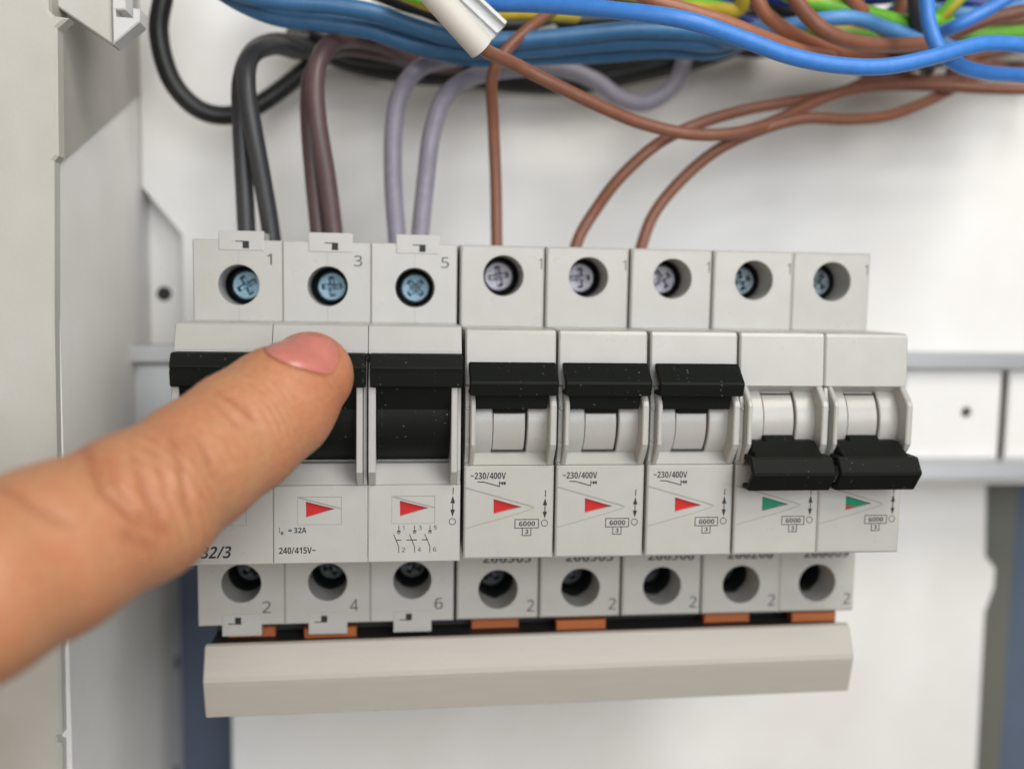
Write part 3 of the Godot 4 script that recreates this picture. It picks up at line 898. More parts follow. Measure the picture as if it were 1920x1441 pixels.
# ------------------------------------------------------------------ the cabinet
func cabinet() -> void:
	var st := begin()
	prism(st, [Vector2(-23.8, 120), Vector2(-23.8, 15.4), Vector2(-14.2, 3.7), Vector2(-14.0, -62), Vector2(290, -62), Vector2(290, 120)], -60, -58, 0.3, 2)
	tag(obj("back_wall", st, mat.wall), "white back plate of the cabinet behind the rail and wires", "", "", "structure")
	st = begin()
	prism(st, [Vector2(-6.2, -60), Vector2(219, -60), Vector2(220.5, -88), Vector2(224, -92), Vector2(224, -98), Vector2(221.5, -106), Vector2(222.5, -190), Vector2(-6.4, -190)], -76.5, -75, 0.4, 2)
	tag(obj("lower_back_wall", st, mat.wall), "white lower plate under the breakers, in front of blue metal", "", "", "structure")
	st = begin()
	box(st, -24, 300, -63, 40, -68, -66, 0.1)
	var sheet := tag(obj("upper_rear_wall", st, mat.wall), "white sheet behind the slanted edge of the back plate", "", "", "structure")
	st = begin()
	lathe_z(st, Vector3.ZERO, [Vector2(1.9, 0.0), Vector2(1.8, 0.25), Vector2(1.0, 0.4), Vector2(0.0, 0.2)], 20)
	obj("dark_hole_disc", st, mat.hole, sheet, Vector3(-20.6, -11.2, -66.0))  # raised dark disc, its colour standing in for shade inside a screw hole
	st = begin()
	box(st, -24, 300, -230, -50, -96, -93, 0.1)
	tag(obj("rear_wall", st, mat.blue_paint), "blue painted metal behind the white plates", "", "", "structure")
	st = begin()
	box(st, 219.5, 237.5, -230, -50, -90, -86, 0.3)  # added dark strip in place of the shadow beside the lower plate
	tag(obj("wall_shade_strip", st, mat.gap_shade), "dark olive strip painting the shaded gap between the white lower plate and the blue metal", "", "", "structure")
	var wall := begin()
	prism(wall, [Vector2(-96, -230), Vector2(3, -230), Vector2(3, 130), Vector2(-96, 130)], -30, -24, 0.2, 0)
	var w := tag(obj("left_wall", wall, mat.wall), "grey white inner side of the cabinet at left", "", "", "structure")
	for p in [[-9.3, -76.0], [-119.0, -87.0], [-151.0, -84.0]]:
		var d := begin()
		lathe_z(d, Vector3.ZERO, [Vector2(1.8, 0.0), Vector2(1.7, 0.3), Vector2(0.9, 0.4), Vector2(0.0, 0.2)], 18)
		var h := obj("dark_hole_disc", d, mat.hole, w, Vector3(-24.0, p[0], p[1]))  # the same dark disc for a shaded hole, on the side wall
		h.rotation.y = PI / 2
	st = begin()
	prism(st, [Vector2(4, 12.5), Vector2(-57.8, 38), Vector2(-57.8, 128), Vector2(4, 128)], -24.0, -23.4, 0.15, 0)  # added plate whose darker colour stands in for a shadow on the wall
	tag(obj("corner_shadow_plate", st, mat.painted_shadow), "added darker grey plate painting a slanted cast shadow in the upper left corner of the cabinet", "painted_shadow")
	st = begin()
	prism(st, [Vector2(-140, 110), Vector2(-24.2, 110), Vector2(-23.4, 40.4), Vector2(-22.6, 39.5), Vector2(-19.9, 39.2), Vector2(-22.0, 37.3), Vector2(-22.4, 14.4), Vector2(-23.2, 13.4), Vector2(-24.0, -16), Vector2(-24.8, -97), Vector2(-25.6, -97.4), Vector2(-25.7, -98.6), Vector2(-24.9, -98.8), Vector2(-25.4, -150), Vector2(-140, -150)], 2, 6, 0.5, 2)
	tag(obj("cabinet_frame", st, mat.frame), "smooth beige grey door frame of the cabinet along the left edge", "frame")
	# the hinge corner at top left
	var b := thing("hinge_bracket", "pointed beige bracket with a white slotted hook at top left", "bracket", Vector3(-20, 38, 0))
	st = begin()
	prism(st, [Vector2(-12, 12), Vector2(-4.9, 5.4), Vector2(6.4, -2.1), Vector2(6.5, 26), Vector2(-12, 26)], -5, 0.4, 0.3, 2)
	obj("arm", st, mat.frame, b)
	st = begin()
	prism(st, [Vector2(6.6, -2.1), Vector2(11.5, 2.2), Vector2(11.6, 4.6), Vector2(10.2, 4.7), Vector2(10.2, 2.9), Vector2(7.2, 3.0), Vector2(7.2, 4.2), Vector2(9.0, 4.3), Vector2(9.0, 26), Vector2(6.6, 26)], -4, 1.6, 0.25, 2)
	obj("hook", st, mat.plastic_bright, b)

func rail() -> void:
	var t := thing("mounting_rail", "steel top-hat rail running behind the breakers, its slot visible at right", "rail", Vector3(-24.6, -40.7, -50))
	for s in [1.0, -1.0]:
		var st := begin()
		prism(st, [Vector2(-8, 12.4 * s), Vector2(-7, 12.0 * s), Vector2(-1, 12.0 * s), Vector2(3.4, 12.6 * s), Vector2(4.0, 13.2 * s), Vector2(4.2, 17.0 * s), Vector2(3.4, 17.3 * s), Vector2(3.1, 13.6 * s), Vector2(-8, 13.4 * s)], 0, 300, 0.1)
		obj("flange", st, mat.steel, t)
	var spots := [[0.0, 12.0], [13.5, 200.0], [201.5, 230.0], [232.2, 262.0], [264.0, 300.0]]
	for k in spots.size():
		var st := begin()
		var a: float = spots[k][0]
		var e: float = spots[k][1]
		if k == 2 or k == 3:
			var o := Vector2(220.0 + (k - 2) * 30.0, 0.5)
			holed(st, [Vector2(a, -12.2), Vector2(e, -12.2), Vector2(e, 12.2), Vector2(a, 12.2)], circle(o, 1.5, 24), o, -1.2, 0, 0.5)
		else:
			prism(st, [Vector2(a, -12.2), Vector2(e, -12.2), Vector2(e, 12.2), Vector2(a, 12.2)], -1.2, 0.0, 0.3, 2)
		obj("web", st, mat.wall if k >= 2 else mat.steel, t)

func busbar() -> void:
	var t := thing("busbar", "long beige busbar cover under the breakers with copper fingers along its top", "busbar", Vector3(2.0, -88, 0))
	t.rotation_degrees.z = 0.42
	var st := begin()
	prism(st, [Vector2(1.4, 7.0), Vector2(2.3, 7.1), Vector2(2.9, 6.9), Vector2(5.3, 1.4), Vector2(5.5, 0.4), Vector2(5.3, -0.6), Vector2(3.6, -7.5), Vector2(2.8, -7.9), Vector2(-13, -7.9), Vector2(-13, -6.7), Vector2(2.0, -6.7), Vector2(4.0, 0.4)], 0.0, 136.0, 0.3)
	obj("cover", st, mat.cover, t)
	st = begin()
	box(st, 0.6, 134.6, -6.0, 6.2, -13.0, 0.1, 0.2)
	box(st, 0.6, 134.6, 6.3, 12.0, -13.0, -7.0, 0.2)
	obj("insulation", st, mat.insulation, t)
	for p in [[3.5, 13.2, -1.5], [19.2, 30.0, 0.4], [54.1, 64.4, -2.2], [72.1, 82.9, 0.6], [105.2, 115.6, -1.2], [124.6, 134.8, 0.4]]:
		st = begin()
		box(st, p[0], p[1], 6.25, 8.5, -4.4 + p[2], -1.6 + p[2], 0.25)
		obj("copper_finger", st, mat.copper, t)

func sleeve() -> void:
	var t := thing("cable_sleeve", "short white plastic sleeve slanting down from the top, cut off square", "cable sleeve", Vector3(55.6, 36.6, 9))
	var a := Vector3.ZERO
	var d := Vector3(-11.4, 9.7, 6.0).normalized()
	var st := SurfaceTool.new()
	st.begin(Mesh.PRIMITIVE_TRIANGLES)
	tube(st, [a, a + d * 15, a + d * 30, a + d * 45 + Vector3(0, 2, 0)], 2.6, 28, 4, false)
	tube(st, [a, a + d * 15, a + d * 30, a + d * 45 + Vector3(0, 2, 0)], 2.15, 28, 4, false)
	var s := d.cross(Vector3.BACK).normalized()
	var u := s.cross(d)
	for i in 28:
		var p0 := s * cos(TAU * i / 28) + u * sin(TAU * i / 28)
		var p1 := s * cos(TAU * (i + 1) / 28) + u * sin(TAU * (i + 1) / 28)
		st.set_normal(-d)
		quad(st, a + p0 * 2.15, a + p1 * 2.15, a + p1 * 2.6, a + p0 * 2.6, -d)
	obj("tube", st, mat.sleeve, t, Vector3.ZERO, false)
	# the ribbed trunking end behind it
	var g := thing("trunking_end", "short ribbed white trunking end tucked behind the slanting sleeve", "trunking", Vector3(59.4, 40.9, 2))
	var r := begin()
	prism(r, [Vector2(-3.4, 0), Vector2(3.4, 0), Vector2(3.4, 2.4), Vector2(2.5, 2.4), Vector2(2.3, 0.9), Vector2(0.6, 0.9), Vector2(0.5, 1.9), Vector2(-0.5, 1.9), Vector2(-0.6, 0.9), Vector2(-2.3, 0.9), Vector2(-2.5, 2.4), Vector2(-3.4, 2.4)], 0, 16, 0.12, 1)
	var o := obj("channel", r, mat.plastic_bright, g)
	o.rotation.z = atan2(9.7, -11.4) - PI / 2
	o.scale = Vector3(0.72, 1, 1)

# ------------------------------------------------------------------
func _ready() -> void:
	rng.seed = 11
	var env := WorldEnvironment.new()
	env.name = "environment"
	env.environment = Environment.new()
	var e := env.environment
	e.background_mode = Environment.BG_COLOR
	e.background_color = Color(0.49, 0.485, 0.47)
	e.background_energy_multiplier = 1.0
	e.tonemap_mode = Environment.TONE_MAPPER_LINEAR
	e.tonemap_exposure = 0.76
	e.sdfgi_enabled = true
	e.ssao_enabled = true
	e.ssil_enabled = true
	add_child(env)
	var cam := Camera3D.new()
	cam.name = "camera"
	cam.fov = 43.54
	cam.near = 0.01
	cam.far = 10.0
	var look := CameraAttributesPhysical.new()
	look.frustum_focal_length = 12.0 / tan(deg_to_rad(43.54 / 2.0))
	look.frustum_focus_distance = 0.1765
	look.frustum_near = 0.01
	look.frustum_far = 10.0
	look.exposure_aperture = 6.6
	cam.attributes = look
	cam.transform = Transform3D(Basis(Vector3(0.99299342, 0.0159754, 0.11708478), Vector3(-0.00464945, 0.99533428, -0.09637452), Vector3(-0.11807811, 0.09515488, 0.98843468)), Vector3(40.2, -9.44, 195.72) * MM)
	add_child(cam)
	cam.current = true
	for l in [
		["window_light", Vector3(200, 120, 560), Vector3(95, -15, -10), Vector2(0.60, 0.32), 0.39, Color(0.97, 0.985, 1.0)],
		["ceiling_light", Vector3(300, 430, 400), Vector3(100, -30, -20), Vector2(0.26, 0.26), 0.29, Color(1.0, 0.98, 0.95)],
		["fill_light", Vector3(-330, -260, 480), Vector3(60, -60, 0), Vector2(0.5, 0.5), 0.10, Color(1.0, 0.89, 0.77)]]:  # the last is a warm fill added from low left, without a seen source
		var a := AreaLight3D.new()
		a.name = l[0]
		a.area_size = l[3]
		a.light_energy = l[4]
		a.light_color = l[5]
		a.shadow_enabled = true
		a.area_range = 5.0
		a.area_attenuation = 2.0
		add_child(a)
		a.look_at_from_position(l[1] * MM, l[2] * MM, Vector3.UP)
	materials()
	cabinet()
	rail()
	isolator()
	breaker(52.62, true, "narrow breaker beside the wide switch, handle up and red flag, brown wire straight above", mat.zinc_grey, 0.2, "266505")
	breaker(70.2, true, "second narrow breaker from the wide switch, handle up and red flag", mat.zinc_grey, 0.05, "266505")
	breaker(87.95, true, "middle narrow breaker with red flag, right beside one with lowered handle", mat.zinc_grey, 0.6, "266506")
	breaker(105.55, false, "narrow breaker with lowered handle and fully green flag, second from the right end", mat.zinc_teal, 0.3, "266206")
	breaker(122.75, false, "last narrow breaker at the right end, handle lowered, flag green and partly red", mat.zinc_teal, 0.9, "266609", true)
	busbar()
	sleeve()
	wire("black_wire", "black", 2.0, [Vector3(7.6, -7.1, -22.0), Vector3(7.3, 2.2, -22.0), Vector3(6.8, 14.7, -22.0), Vector3(6.4, 26.1, -22.0), Vector3(6.2, 35.5, -24.0), Vector3(8.3, 42.7, -28.0), Vector3(13.3, 46.4, -34.0), Vector3(20.4, 46.6, -42.0), Vector3(28.7, 47.6, -50.0)],
		"left one of two black wires entering the terminal marked 1 of the wide switch", "wire", "black feed wires")
	wire("black_wire", "black", 2.0, [Vector3(13.4, -7.0, -20.0), Vector3(12.8, 2.2, -20.0), Vector3(11.2, 13.4, -19.0), Vector3(9.4, 24.4, -18.0), Vector3(8.0, 33.4, -19.0), Vector3(8.4, 40.4, -23.0), Vector3(12.6, 44.5, -30.0), Vector3(18.1, 46.0, -40.0), Vector3(26.3, 51.4, -48.0), Vector3(33.9, 56.1, -50.0)],
		"right one of two black wires entering the terminal marked 1 of the wide switch", "wire", "black feed wires")
	wire("black_cable", "black_thick", 2.2, [Vector3(-9.5, 72.3, -36.0), Vector3(-12.3, 57.1, -36.0), Vector3(-14.0, 48.0, -37.0), Vector3(-11.9, 38.3, -38.0), Vector3(-7.0, 32.3, -39.0), Vector3(-0.9, 30.5, -40.0), Vector3(5.5, 32.6, -42.0), Vector3(12.7, 38.1, -44.0), Vector3(20.1, 45.0, -46.0), Vector3(28.8, 51.6, -48.0), Vector3(41.7, 55.2, -50.0)],
		"thick black cable hanging in a U loop beside the left cabinet wall", "cable", "")
	wire("purple_wire", "mauve", 2.0, [Vector3(23.5, -6.8, -22.0), Vector3(22.9, 2.5, -22.0), Vector3(21.7, 15.2, -22.0), Vector3(20.9, 26.6, -22.0), Vector3(21.0, 36.1, -24.0), Vector3(23.9, 43.1, -28.0), Vector3(29.6, 45.4, -32.0), Vector3(38.0, 45.3, -36.0), Vector3(46.8, 44.7, -42.0), Vector3(57.3, 46.0, -46.0)],
		"purple-brown wire entering terminal 3, the left and farther one of its pair", "wire", "purple-brown feed wires")
	wire("purple_wire", "mauve", 2.0, [Vector3(27.2, -6.8, -19.0), Vector3(26.3, 2.4, -19.0), Vector3(24.8, 14.8, -18.0), Vector3(22.9, 26.9, -17.0), Vector3(22.6, 36.5, -18.0), Vector3(25.1, 42.9, -21.0), Vector3(29.9, 45.8, -26.0), Vector3(36.2, 46.4, -32.0), Vector3(43.5, 45.4, -38.0), Vector3(50.7, 48.4, -44.0), Vector3(59.8, 53.7, -46.0)],
		"purple-brown wire entering terminal 3, the right and nearer one of its pair", "wire", "purple-brown feed wires")
	wire("lilac_wire", "lilac", 2.0, [Vector3(40.4, -6.5, -22.0), Vector3(39.9, 2.3, -22.0), Vector3(39.0, 14.5, -22.0), Vector3(39.1, 26.1, -22.0), Vector3(40.7, 34.6, -24.0), Vector3(45.2, 40.8, -28.0), Vector3(52.7, 44.5, -34.0), Vector3(61.9, 47.3, -40.0), Vector3(72.7, 51.3, -44.0)],
		"pale lilac grey wire entering terminal 5, bending over at the left of its pair", "wire", "lilac grey feed wires")
	wire("lilac_wire", "lilac", 2.0, [Vector3(44.4, -6.5, -20.0), Vector3(45.0, 2.9, -20.0), Vector3(46.1, 14.5, -20.0), Vector3(47.4, 24.9, -20.0), Vector3(50.5, 33.8, -24.0), Vector3(57.3, 39.3, -28.0), Vector3(67.5, 42.3, -32.0), Vector3(77.8, 43.2, -34.0), Vector3(86.2, 40.8, -34.0), Vector3(93.0, 37.0, -35.0), Vector3(99.8, 36.6, -36.0), Vector3(106.1, 41.0, -37.0), Vector3(109.8, 48.8, -40.0), Vector3(111.4, 58.2, -44.0)],
		"lilac grey wire from terminal 5 that sags in a U beyond the white sleeve", "wire", "lilac grey feed wires")
	wire("brown_wire", "brown", 1.3, [Vector3(62.2, -6.2, -20.0), Vector3(62.0, 2.1, -20.0), Vector3(61.6, 15.0, -20.0), Vector3(60.7, 27.3, -18.0), Vector3(59.9, 35.6, -14.0), Vector3(62.2, 40.9, -12.0), Vector3(67.5, 46.4, -14.0), Vector3(73.2, 51.9, -18.0), Vector3(78.7, 58.1, -20.0)],
		"brown wire rising straight up from the first narrow breaker to behind the white sleeve", "wire", "brown wires to the narrow breakers")
	wire("brown_wire", "brown", 1.33, [Vector3(36.0, 53.1, 19.0), Vector3(49.9, 41.4, 12.0), Vector3(55.6, 36.6, 9.0), Vector3(63.0, 35.6, 1.0), Vector3(71.5, 32.7, -2.0), Vector3(81.1, 29.5, -5.0), Vector3(90.9, 26.8, -8.0), Vector3(102.1, 25.2, -10.0), Vector3(112.3, 25.9, -12.0), Vector3(121.8, 28.8, -15.0), Vector3(131.6, 33.4, -18.0), Vector3(141.2, 37.5, -20.0), Vector3(152.5, 39.8, -22.0), Vector3(166.8, 40.8, -24.0), Vector3(180.3, 40.6, -24.0), Vector3(198.1, 41.1, -24.0)],
		"brown wire coming out of the white sleeve and sweeping down to the right", "wire", "brown wires to the narrow breakers")
	wire("brown_wire", "brown", 1.33, [Vector3(78.3, -5.9, -20.0), Vector3(80.4, 2.5, -20.0), Vector3(84.1, 9.1, -20.0), Vector3(89.5, 16.7, -18.0), Vector3(97.6, 24.1, -17.0), Vector3(106.9, 28.8, -18.0), Vector3(118.6, 32.7, -20.0), Vector3(130.7, 35.4, -22.0), Vector3(143.6, 38.6, -25.0), Vector3(155.4, 43.7, -28.0), Vector3(167.4, 43.3, -30.0), Vector3(182.5, 45.2, -30.0), Vector3(201.9, 48.6, -30.0)],
		"brown wire curving up to the right from the second narrow breaker", "wire", "brown wires to the narrow breakers")
	wire("brown_wire", "brown", 1.33, [Vector3(93.7, -5.6, -20.0), Vector3(95.3, 2.2, -20.0), Vector3(98.2, 9.5, -20.0), Vector3(104.5, 17.3, -19.0), Vector3(111.7, 23.4, -17.0), Vector3(120.6, 27.6, -15.0), Vector3(130.9, 30.5, -16.0), Vector3(141.9, 31.0, -18.0), Vector3(152.4, 32.6, -21.0), Vector3(161.7, 35.9, -24.0), Vector3(173.2, 41.3, -28.0), Vector3(186.4, 48.4, -32.0)],
		"brown wire curving up to the right from the third narrow breaker", "wire", "brown wires to the narrow breakers")
	wire("blue_wire", "blue_bright", 1.6, [Vector3(39.2, 53.3, -9.0), Vector3(53.2, 49.2, -6.0), Vector3(66.2, 46.7, 3.0), Vector3(79.2, 43.8, 12.0), Vector3(92.2, 41.3, 17.0), Vector3(103.9, 38.7, 16.0), Vector3(113.9, 36.2, 15.0), Vector3(124.0, 35.1, 14.0), Vector3(134.2, 35.5, 13.0), Vector3(144.6, 38.0, 12.0), Vector3(154.6, 41.2, 10.0), Vector3(162.7, 42.3, 8.0), Vector3(175.9, 42.3, 6.0)],
		"bright blue wire sagging in front across the whole top right", "wire", "bright blue wires")
	wire("blue_wire", "blue_bright", 1.55, [Vector3(145.4, 67.6, 2.0), Vector3(147.2, 54.7, 3.0), Vector3(148.3, 47.4, 3.0), Vector3(150.4, 41.7, 4.0), Vector3(155.7, 38.9, 3.0), Vector3(163.6, 38.4, 0.0), Vector3(174.8, 39.1, -4.0), Vector3(187.7, 39.5, -8.0)],
		"bright blue wire dropping from the top and crossing under the front blue wire at right", "wire", "bright blue wires")
	wire("blue_wire", "blue_bright", 1.45, [Vector3(182.9, 63.1, -4.0), Vector3(171.1, 55.9, -4.0), Vector3(165.8, 52.6, -5.0), Vector3(160.5, 49.8, -6.0), Vector3(158.6, 49.1, -10.0), Vector3(153.9, 48.6, -16.0)],
		"short bright blue wire slanting up to the right of the dropping blue wire", "wire", "bright blue wires")
	wire("blue_wire", "blue_mid", 1.6, [Vector3(105.0, 48.2, -22.0), Vector3(115.4, 49.4, -20.0), Vector3(124.2, 49.8, -14.0), Vector3(131.7, 50.4, -9.0), Vector3(138.9, 50.8, -9.0), Vector3(145.6, 49.4, -10.0), Vector3(154.2, 48.2, -12.0), Vector3(168.0, 48.0, -18.0)],
		"mid blue wire arching above the front blue wire, ending near the dropping one", "wire", "bright blue wires")
	wire("blue_wire", "blue_deep", 1.85, [Vector3(2.4, 52.4, -14.0), Vector3(10.1, 49.8, -12.0), Vector3(17.7, 48.7, -11.0), Vector3(26.2, 48.5, -11.0), Vector3(34.9, 47.7, -12.0), Vector3(42.6, 46.0, -14.0), Vector3(51.6, 44.0, -14.0), Vector3(61.8, 43.8, -14.0), Vector3(75.6, 45.3, -14.0), Vector3(89.5, 47.3, -14.0), Vector3(104.3, 48.1, -16.0), Vector3(116.7, 47.6, -20.0), Vector3(127.8, 50.5, -26.0)],
		"uppermost of three deep blue wires running together behind the white sleeve", "wire", "deep blue wires behind the sleeve")
	wire("blue_wire", "blue_deep", 1.85, [Vector3(-0.5, 54.5, -18.0), Vector3(7.2, 49.8, -17.0), Vector3(14.8, 47.2, -17.0), Vector3(23.6, 46.5, -17.0), Vector3(33.6, 45.5, -17.0), Vector3(43.8, 43.1, -18.0), Vector3(57.6, 42.5, -18.0), Vector3(71.4, 43.4, -17.0), Vector3(85.5, 45.2, -17.0), Vector3(100.2, 46.6, -18.0), Vector3(110.6, 46.8, -20.0), Vector3(122.6, 51.5, -26.0)],
		"middle one of three deep blue wires running together behind the white sleeve", "wire", "deep blue wires behind the sleeve")
	wire("blue_wire", "blue_deep", 1.85, [Vector3(8.1, 58.5, -26.0), Vector3(18.3, 52.9, -26.0), Vector3(29.9, 49.5, -26.0), Vector3(41.6, 44.9, -24.0), Vector3(55.6, 41.9, -22.0), Vector3(69.8, 42.7, -22.0), Vector3(84.2, 43.7, -22.0), Vector3(98.9, 45.4, -22.0), Vector3(111.9, 46.2, -24.0), Vector3(120.9, 50.1, -28.0)],
		"lowest and farthest of three deep blue wires behind the white sleeve", "wire", "deep blue wires behind the sleeve")
	wire("grey_wire", "grey", 1.7, [Vector3(22.9, 50.3, -26.0), Vector3(34.6, 50.0, -22.0), Vector3(43.8, 48.0, -20.0), Vector3(50.8, 46.2, -22.0), Vector3(60.6, 45.7, -26.0), Vector3(76.1, 50.9, -32.0)],
		"light grey wire between the deep blue wires left of the white sleeve", "wire", "")
	wire("black_cable", "black_thick", 3.2, [Vector3(14.3, 49.4, -42.0), Vector3(21.4, 48.6, -45.0), Vector3(28.8, 46.3, -48.0), Vector3(41.7, 44.5, -49.0), Vector3(54.9, 44.5, -50.0), Vector3(69.7, 43.5, -50.0), Vector3(84.6, 43.9, -50.0), Vector3(101.0, 47.5, -50.0), Vector3(120.4, 52.9, -50.0), Vector3(136.3, 60.4, -48.0)],
		"black cable lying in shadow above the lilac wires", "cable", "black cables in the bundle")
	wire("black_cable", "black_thick", 3.2, [Vector3(19.2, 50.8, -42.0), Vector3(29.0, 47.7, -45.0), Vector3(41.7, 46.9, -46.0), Vector3(59.9, 46.6, -46.0), Vector3(78.4, 47.2, -46.0), Vector3(94.7, 49.4, -47.0), Vector3(111.4, 54.0, -48.0), Vector3(124.3, 60.6, -46.0)],
		"black cable deep behind the lilac wires, touching the back", "cable", "black cables in the bundle")
	wire("black_cable", "black_thick", 2.4, [Vector3(34.2, 60.1, -38.0), Vector3(49.1, 56.0, -40.0), Vector3(64.4, 54.3, -40.0), Vector3(79.9, 55.6, -40.0), Vector3(95.6, 57.0, -40.0), Vector3(111.5, 57.4, -40.0), Vector3(127.6, 60.4, -40.0)],
		"black cable behind the deep blue wires at the top", "cable", "black cables in the bundle")
	wire("brown_wire", "brown_warm", 1.5, [Vector3(79.2, 53.3, 6.0), Vector3(88.4, 48.2, 6.0), Vector3(96.8, 46.4, 5.0), Vector3(104.8, 44.8, 4.0), Vector3(113.4, 42.8, 2.0), Vector3(121.9, 41.8, -2.0), Vector3(132.8, 42.0, -8.0)],
		"orange-brown wire running just above the front blue wire", "wire", "brown wires in the bundle")
	wire("brown_wire", "brown_warm", 1.5, [Vector3(110.9, 57.5, -2.0), Vector3(113.4, 51.8, -2.0), Vector3(116.2, 48.5, -3.0), Vector3(121.8, 46.1, -5.0), Vector3(130.3, 44.1, -8.0), Vector3(139.6, 43.2, -12.0), Vector3(151.6, 44.2, -16.0)],
		"brown wire curling down from the top edge beside the orange-brown wire", "wire", "brown wires in the bundle")
	wire("brown_wire", "brown", 1.6, [Vector3(116.2, 56.5, 2.0), Vector3(119.8, 51.0, 2.0), Vector3(123.8, 47.3, 1.0), Vector3(129.0, 44.6, 0.0), Vector3(137.5, 43.9, -3.0), Vector3(148.4, 45.3, -8.0), Vector3(160.4, 48.1, -14.0)],
		"thicker brown wire swinging down from the top to the yellow patch", "wire", "brown wires in the bundle")
	wire("brown_wire", "brown", 1.5, [Vector3(190.6, 57.5, -12.0), Vector3(179.1, 55.2, -12.0), Vector3(172.2, 53.4, -13.0), Vector3(166.0, 50.9, -15.0), Vector3(160.2, 48.2, -18.0), Vector3(154.8, 46.0, -22.0)],
		"brown wire slanting down from the top right corner", "wire", "brown wires in the bundle")
	wire("brown_wire", "brown", 1.5, [Vector3(196.8, 55.8, -22.0), Vector3(189.0, 51.6, -24.0), Vector3(182.3, 49.9, -26.0), Vector3(176.9, 48.6, -28.0), Vector3(172.8, 44.8, -30.0)],
		"brown wire behind the front blue wire, curving down at far right", "wire", "brown wires in the bundle")
	wire("earth_wire", "green", 1.7, [Vector3(116.2, 59.3, -10.0), Vector3(124.7, 54.7, -10.0), Vector3(133.2, 53.5, -10.0), Vector3(143.0, 51.9, -10.0), Vector3(151.5, 51.3, -12.0), Vector3(165.0, 53.8, -18.0)],
		"green and yellow earth wire at the top edge above the blue arch", "wire", "green and yellow earth wires")
	wire("earth_wire", "green", 1.7, [Vector3(121.9, 51.0, -24.0), Vector3(131.2, 51.5, -22.0), Vector3(140.6, 50.6, -20.0), Vector3(148.3, 49.7, -20.0), Vector3(159.6, 52.2, -22.0), Vector3(171.6, 51.5, -20.0), Vector3(184.8, 52.8, -20.0), Vector3(195.5, 54.3, -20.0)],
		"green and yellow earth wire running under the blue arch to the right", "wire", "green and yellow earth wires")
	wire("earth_wire", "yellow", 1.6, [Vector3(84.5, 53.2, -8.0), Vector3(95.3, 53.2, -10.0), Vector3(107.1, 52.9, -14.0), Vector3(113.8, 53.1, -16.0), Vector3(114.8, 55.4, -14.0), Vector3(113.3, 60.8, -12.0)],
		"yellow and green earth wire looping at the top middle", "wire", "green and yellow earth wires")
	wire("earth_wire", "yellow", 1.6, [Vector3(39.3, 50.8, -6.0), Vector3(47.9, 48.5, -8.0), Vector3(56.8, 47.8, -10.0), Vector3(66.5, 50.3, -16.0), Vector3(79.6, 52.5, -24.0)],
		"yellow and green earth wire just right of the white sleeve", "wire", "green and yellow earth wires")
	wire("blue_wire", "blue_dark", 1.8, [Vector3(126.4, 61.2, -30.0), Vector3(139.6, 59.7, -30.0), Vector3(152.8, 62.0, -30.0), Vector3(167.8, 62.7, -28.0), Vector3(180.2, 60.3, -26.0), Vector3(199.3, 62.5, -26.0)],
		"dark blue wire along the top edge at right", "wire", "dark blue wires")
	wire("blue_wire", "blue_dark", 1.8, [Vector3(114.3, 55.1, -32.0), Vector3(127.4, 54.5, -32.0), Vector3(138.2, 51.9, -32.0), Vector3(150.0, 50.4, -34.0), Vector3(167.6, 51.0, -36.0)],
		"dark blue wire hidden under the curling brown wires", "wire", "dark blue wires")
	wire("white_wire", "white_wire", 2.2, [Vector3(178.1, 44.6, -34.0), Vector3(182.7, 49.7, -33.0), Vector3(189.0, 51.3, -32.0), Vector3(204.5, 52.4, -32.0)],
		"white wire behind the blue wires at the right edge", "wire", "")
	wire("black_cable", "black_thick", 2.0, [Vector3(147.3, 51.7, -40.0), Vector3(156.9, 48.3, -42.0), Vector3(169.3, 50.4, -44.0), Vector3(183.7, 52.3, -44.0), Vector3(198.6, 50.9, -44.0), Vector3(213.7, 48.2, -44.0)],
		"black cable in shadow behind the brown wires at right", "cable", "black cables in the bundle")
	wire("black_wire", "black", 1.8, [Vector3(149.5, 59.8, -6.0), Vector3(151.7, 52.7, -8.0), Vector3(156.3, 48.8, -14.0), Vector3(163.9, 44.4, -24.0)],
		"thin black wire beside the dropping bright blue wire", "wire", "")
	wire("brown_wire", "brown_warm", 1.5, [Vector3(136.0, 59.8, -34.0), Vector3(149.6, 57.3, -34.0), Vector3(163.2, 60.5, -34.0), Vector3(177.1, 59.9, -34.0), Vector3(191.2, 59.3, -34.0), Vector3(205.3, 61.3, -34.0)],
		"red-brown wire deep behind the earth wires at right", "wire", "brown wires in the bundle")
	wire("brown_wire", "brown", 1.5, [Vector3(113.6, 59.9, -16.0), Vector3(122.0, 52.9, -18.0), Vector3(133.9, 48.6, -22.0), Vector3(148.8, 47.8, -26.0), Vector3(165.9, 49.7, -28.0), Vector3(181.9, 54.8, -28.0), Vector3(201.1, 58.2, -28.0)],
		"brown wire passing behind the curling brown wires toward the right edge", "wire", "brown wires in the bundle")
	wire("brown_wire", "brown_warm", 1.5, [Vector3(131.0, 59.9, -6.0), Vector3(137.0, 54.2, -8.0), Vector3(145.4, 50.1, -12.0), Vector3(157.6, 48.1, -18.0), Vector3(174.4, 46.5, -26.0), Vector3(190.7, 46.6, -32.0)],
		"orange-brown wire slanting down behind the dropping bright blue wire", "wire", "brown wires in the bundle")
	wire("brown_wire", "brown", 1.45, [Vector3(153.0, 64.3, -16.0), Vector3(153.3, 56.7, -18.0), Vector3(151.8, 51.8, -22.0), Vector3(148.5, 48.3, -28.0)],
		"brown wire leaning left behind the green earth wire, ending above the brown fan", "wire", "brown wires in the bundle")
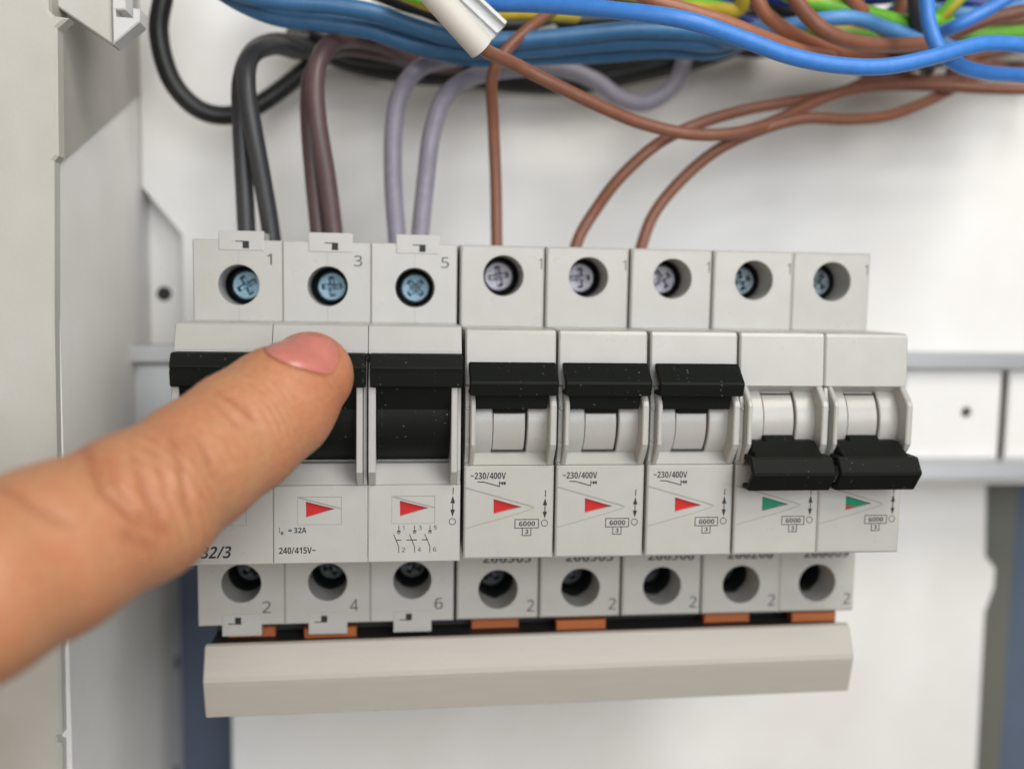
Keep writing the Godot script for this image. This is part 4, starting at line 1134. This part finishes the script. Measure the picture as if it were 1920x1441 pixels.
	wire("blue_wire", "blue_dark", 1.6, [Vector3(106.3, 64.3, -24.0), Vector3(114.1, 56.5, -24.0), Vector3(122.6, 51.5, -26.0), Vector3(131.3, 50.0, -28.0), Vector3(142.6, 52.2, -30.0), Vector3(156.7, 58.4, -32.0), Vector3(169.9, 66.5, -32.0)],
		"dark blue wire dipping in a V behind the orange-brown wire", "wire", "dark blue wires")
	wire("blue_wire", "blue_mid", 1.5, [Vector3(145.9, 64.6, -22.0), Vector3(156.6, 59.2, -22.0), Vector3(169.9, 56.9, -22.0), Vector3(183.1, 58.7, -22.0), Vector3(196.2, 63.6, -22.0)],
		"mid blue wire dipping behind the dropping bright blue wire at the top edge", "wire", "bright blue wires")
	wire("black_cable", "black_thick", 2.4, [Vector3(96.4, 60.0, -44.0), Vector3(112.8, 55.7, -44.0), Vector3(129.9, 52.8, -45.0), Vector3(149.8, 57.9, -46.0), Vector3(170.0, 57.5, -46.0), Vector3(193.5, 57.9, -46.0), Vector3(214.6, 56.8, -46.0)],
		"black cable rising and dipping deep behind the blue arch", "cable", "black cables in the bundle")
	wire("black_cable", "black_thick", 2.4, [Vector3(111.2, 67.2, -40.0), Vector3(131.0, 63.1, -42.0), Vector3(153.6, 57.1, -42.0), Vector3(176.3, 59.4, -42.0), Vector3(196.3, 64.3, -42.0), Vector3(210.7, 69.0, -42.0)],
		"black cable crossing behind the earth wires at top right", "cable", "black cables in the bundle")
	wire("black_cable", "black_thick", 2.4, [Vector3(9.2, 65.5, -44.0), Vector3(21.4, 57.9, -45.0), Vector3(36.6, 52.7, -46.0), Vector3(52.0, 50.9, -46.0), Vector3(70.3, 56.8, -46.0), Vector3(88.8, 62.1, -46.0), Vector3(107.6, 66.3, -46.0)],
		"black cable sagging behind the upper left blue wires", "cable", "black cables in the bundle")
	wire("earth_wire", "green", 1.6, [Vector3(169.6, 64.5, -14.0), Vector3(164.9, 57.9, -14.0), Vector3(159.9, 52.9, -18.0), Vector3(152.8, 52.4, -24.0), Vector3(142.7, 49.8, -30.0)],
		"green and yellow earth wire coming down left of the dropping blue wire", "wire", "green and yellow earth wires")
	hand()
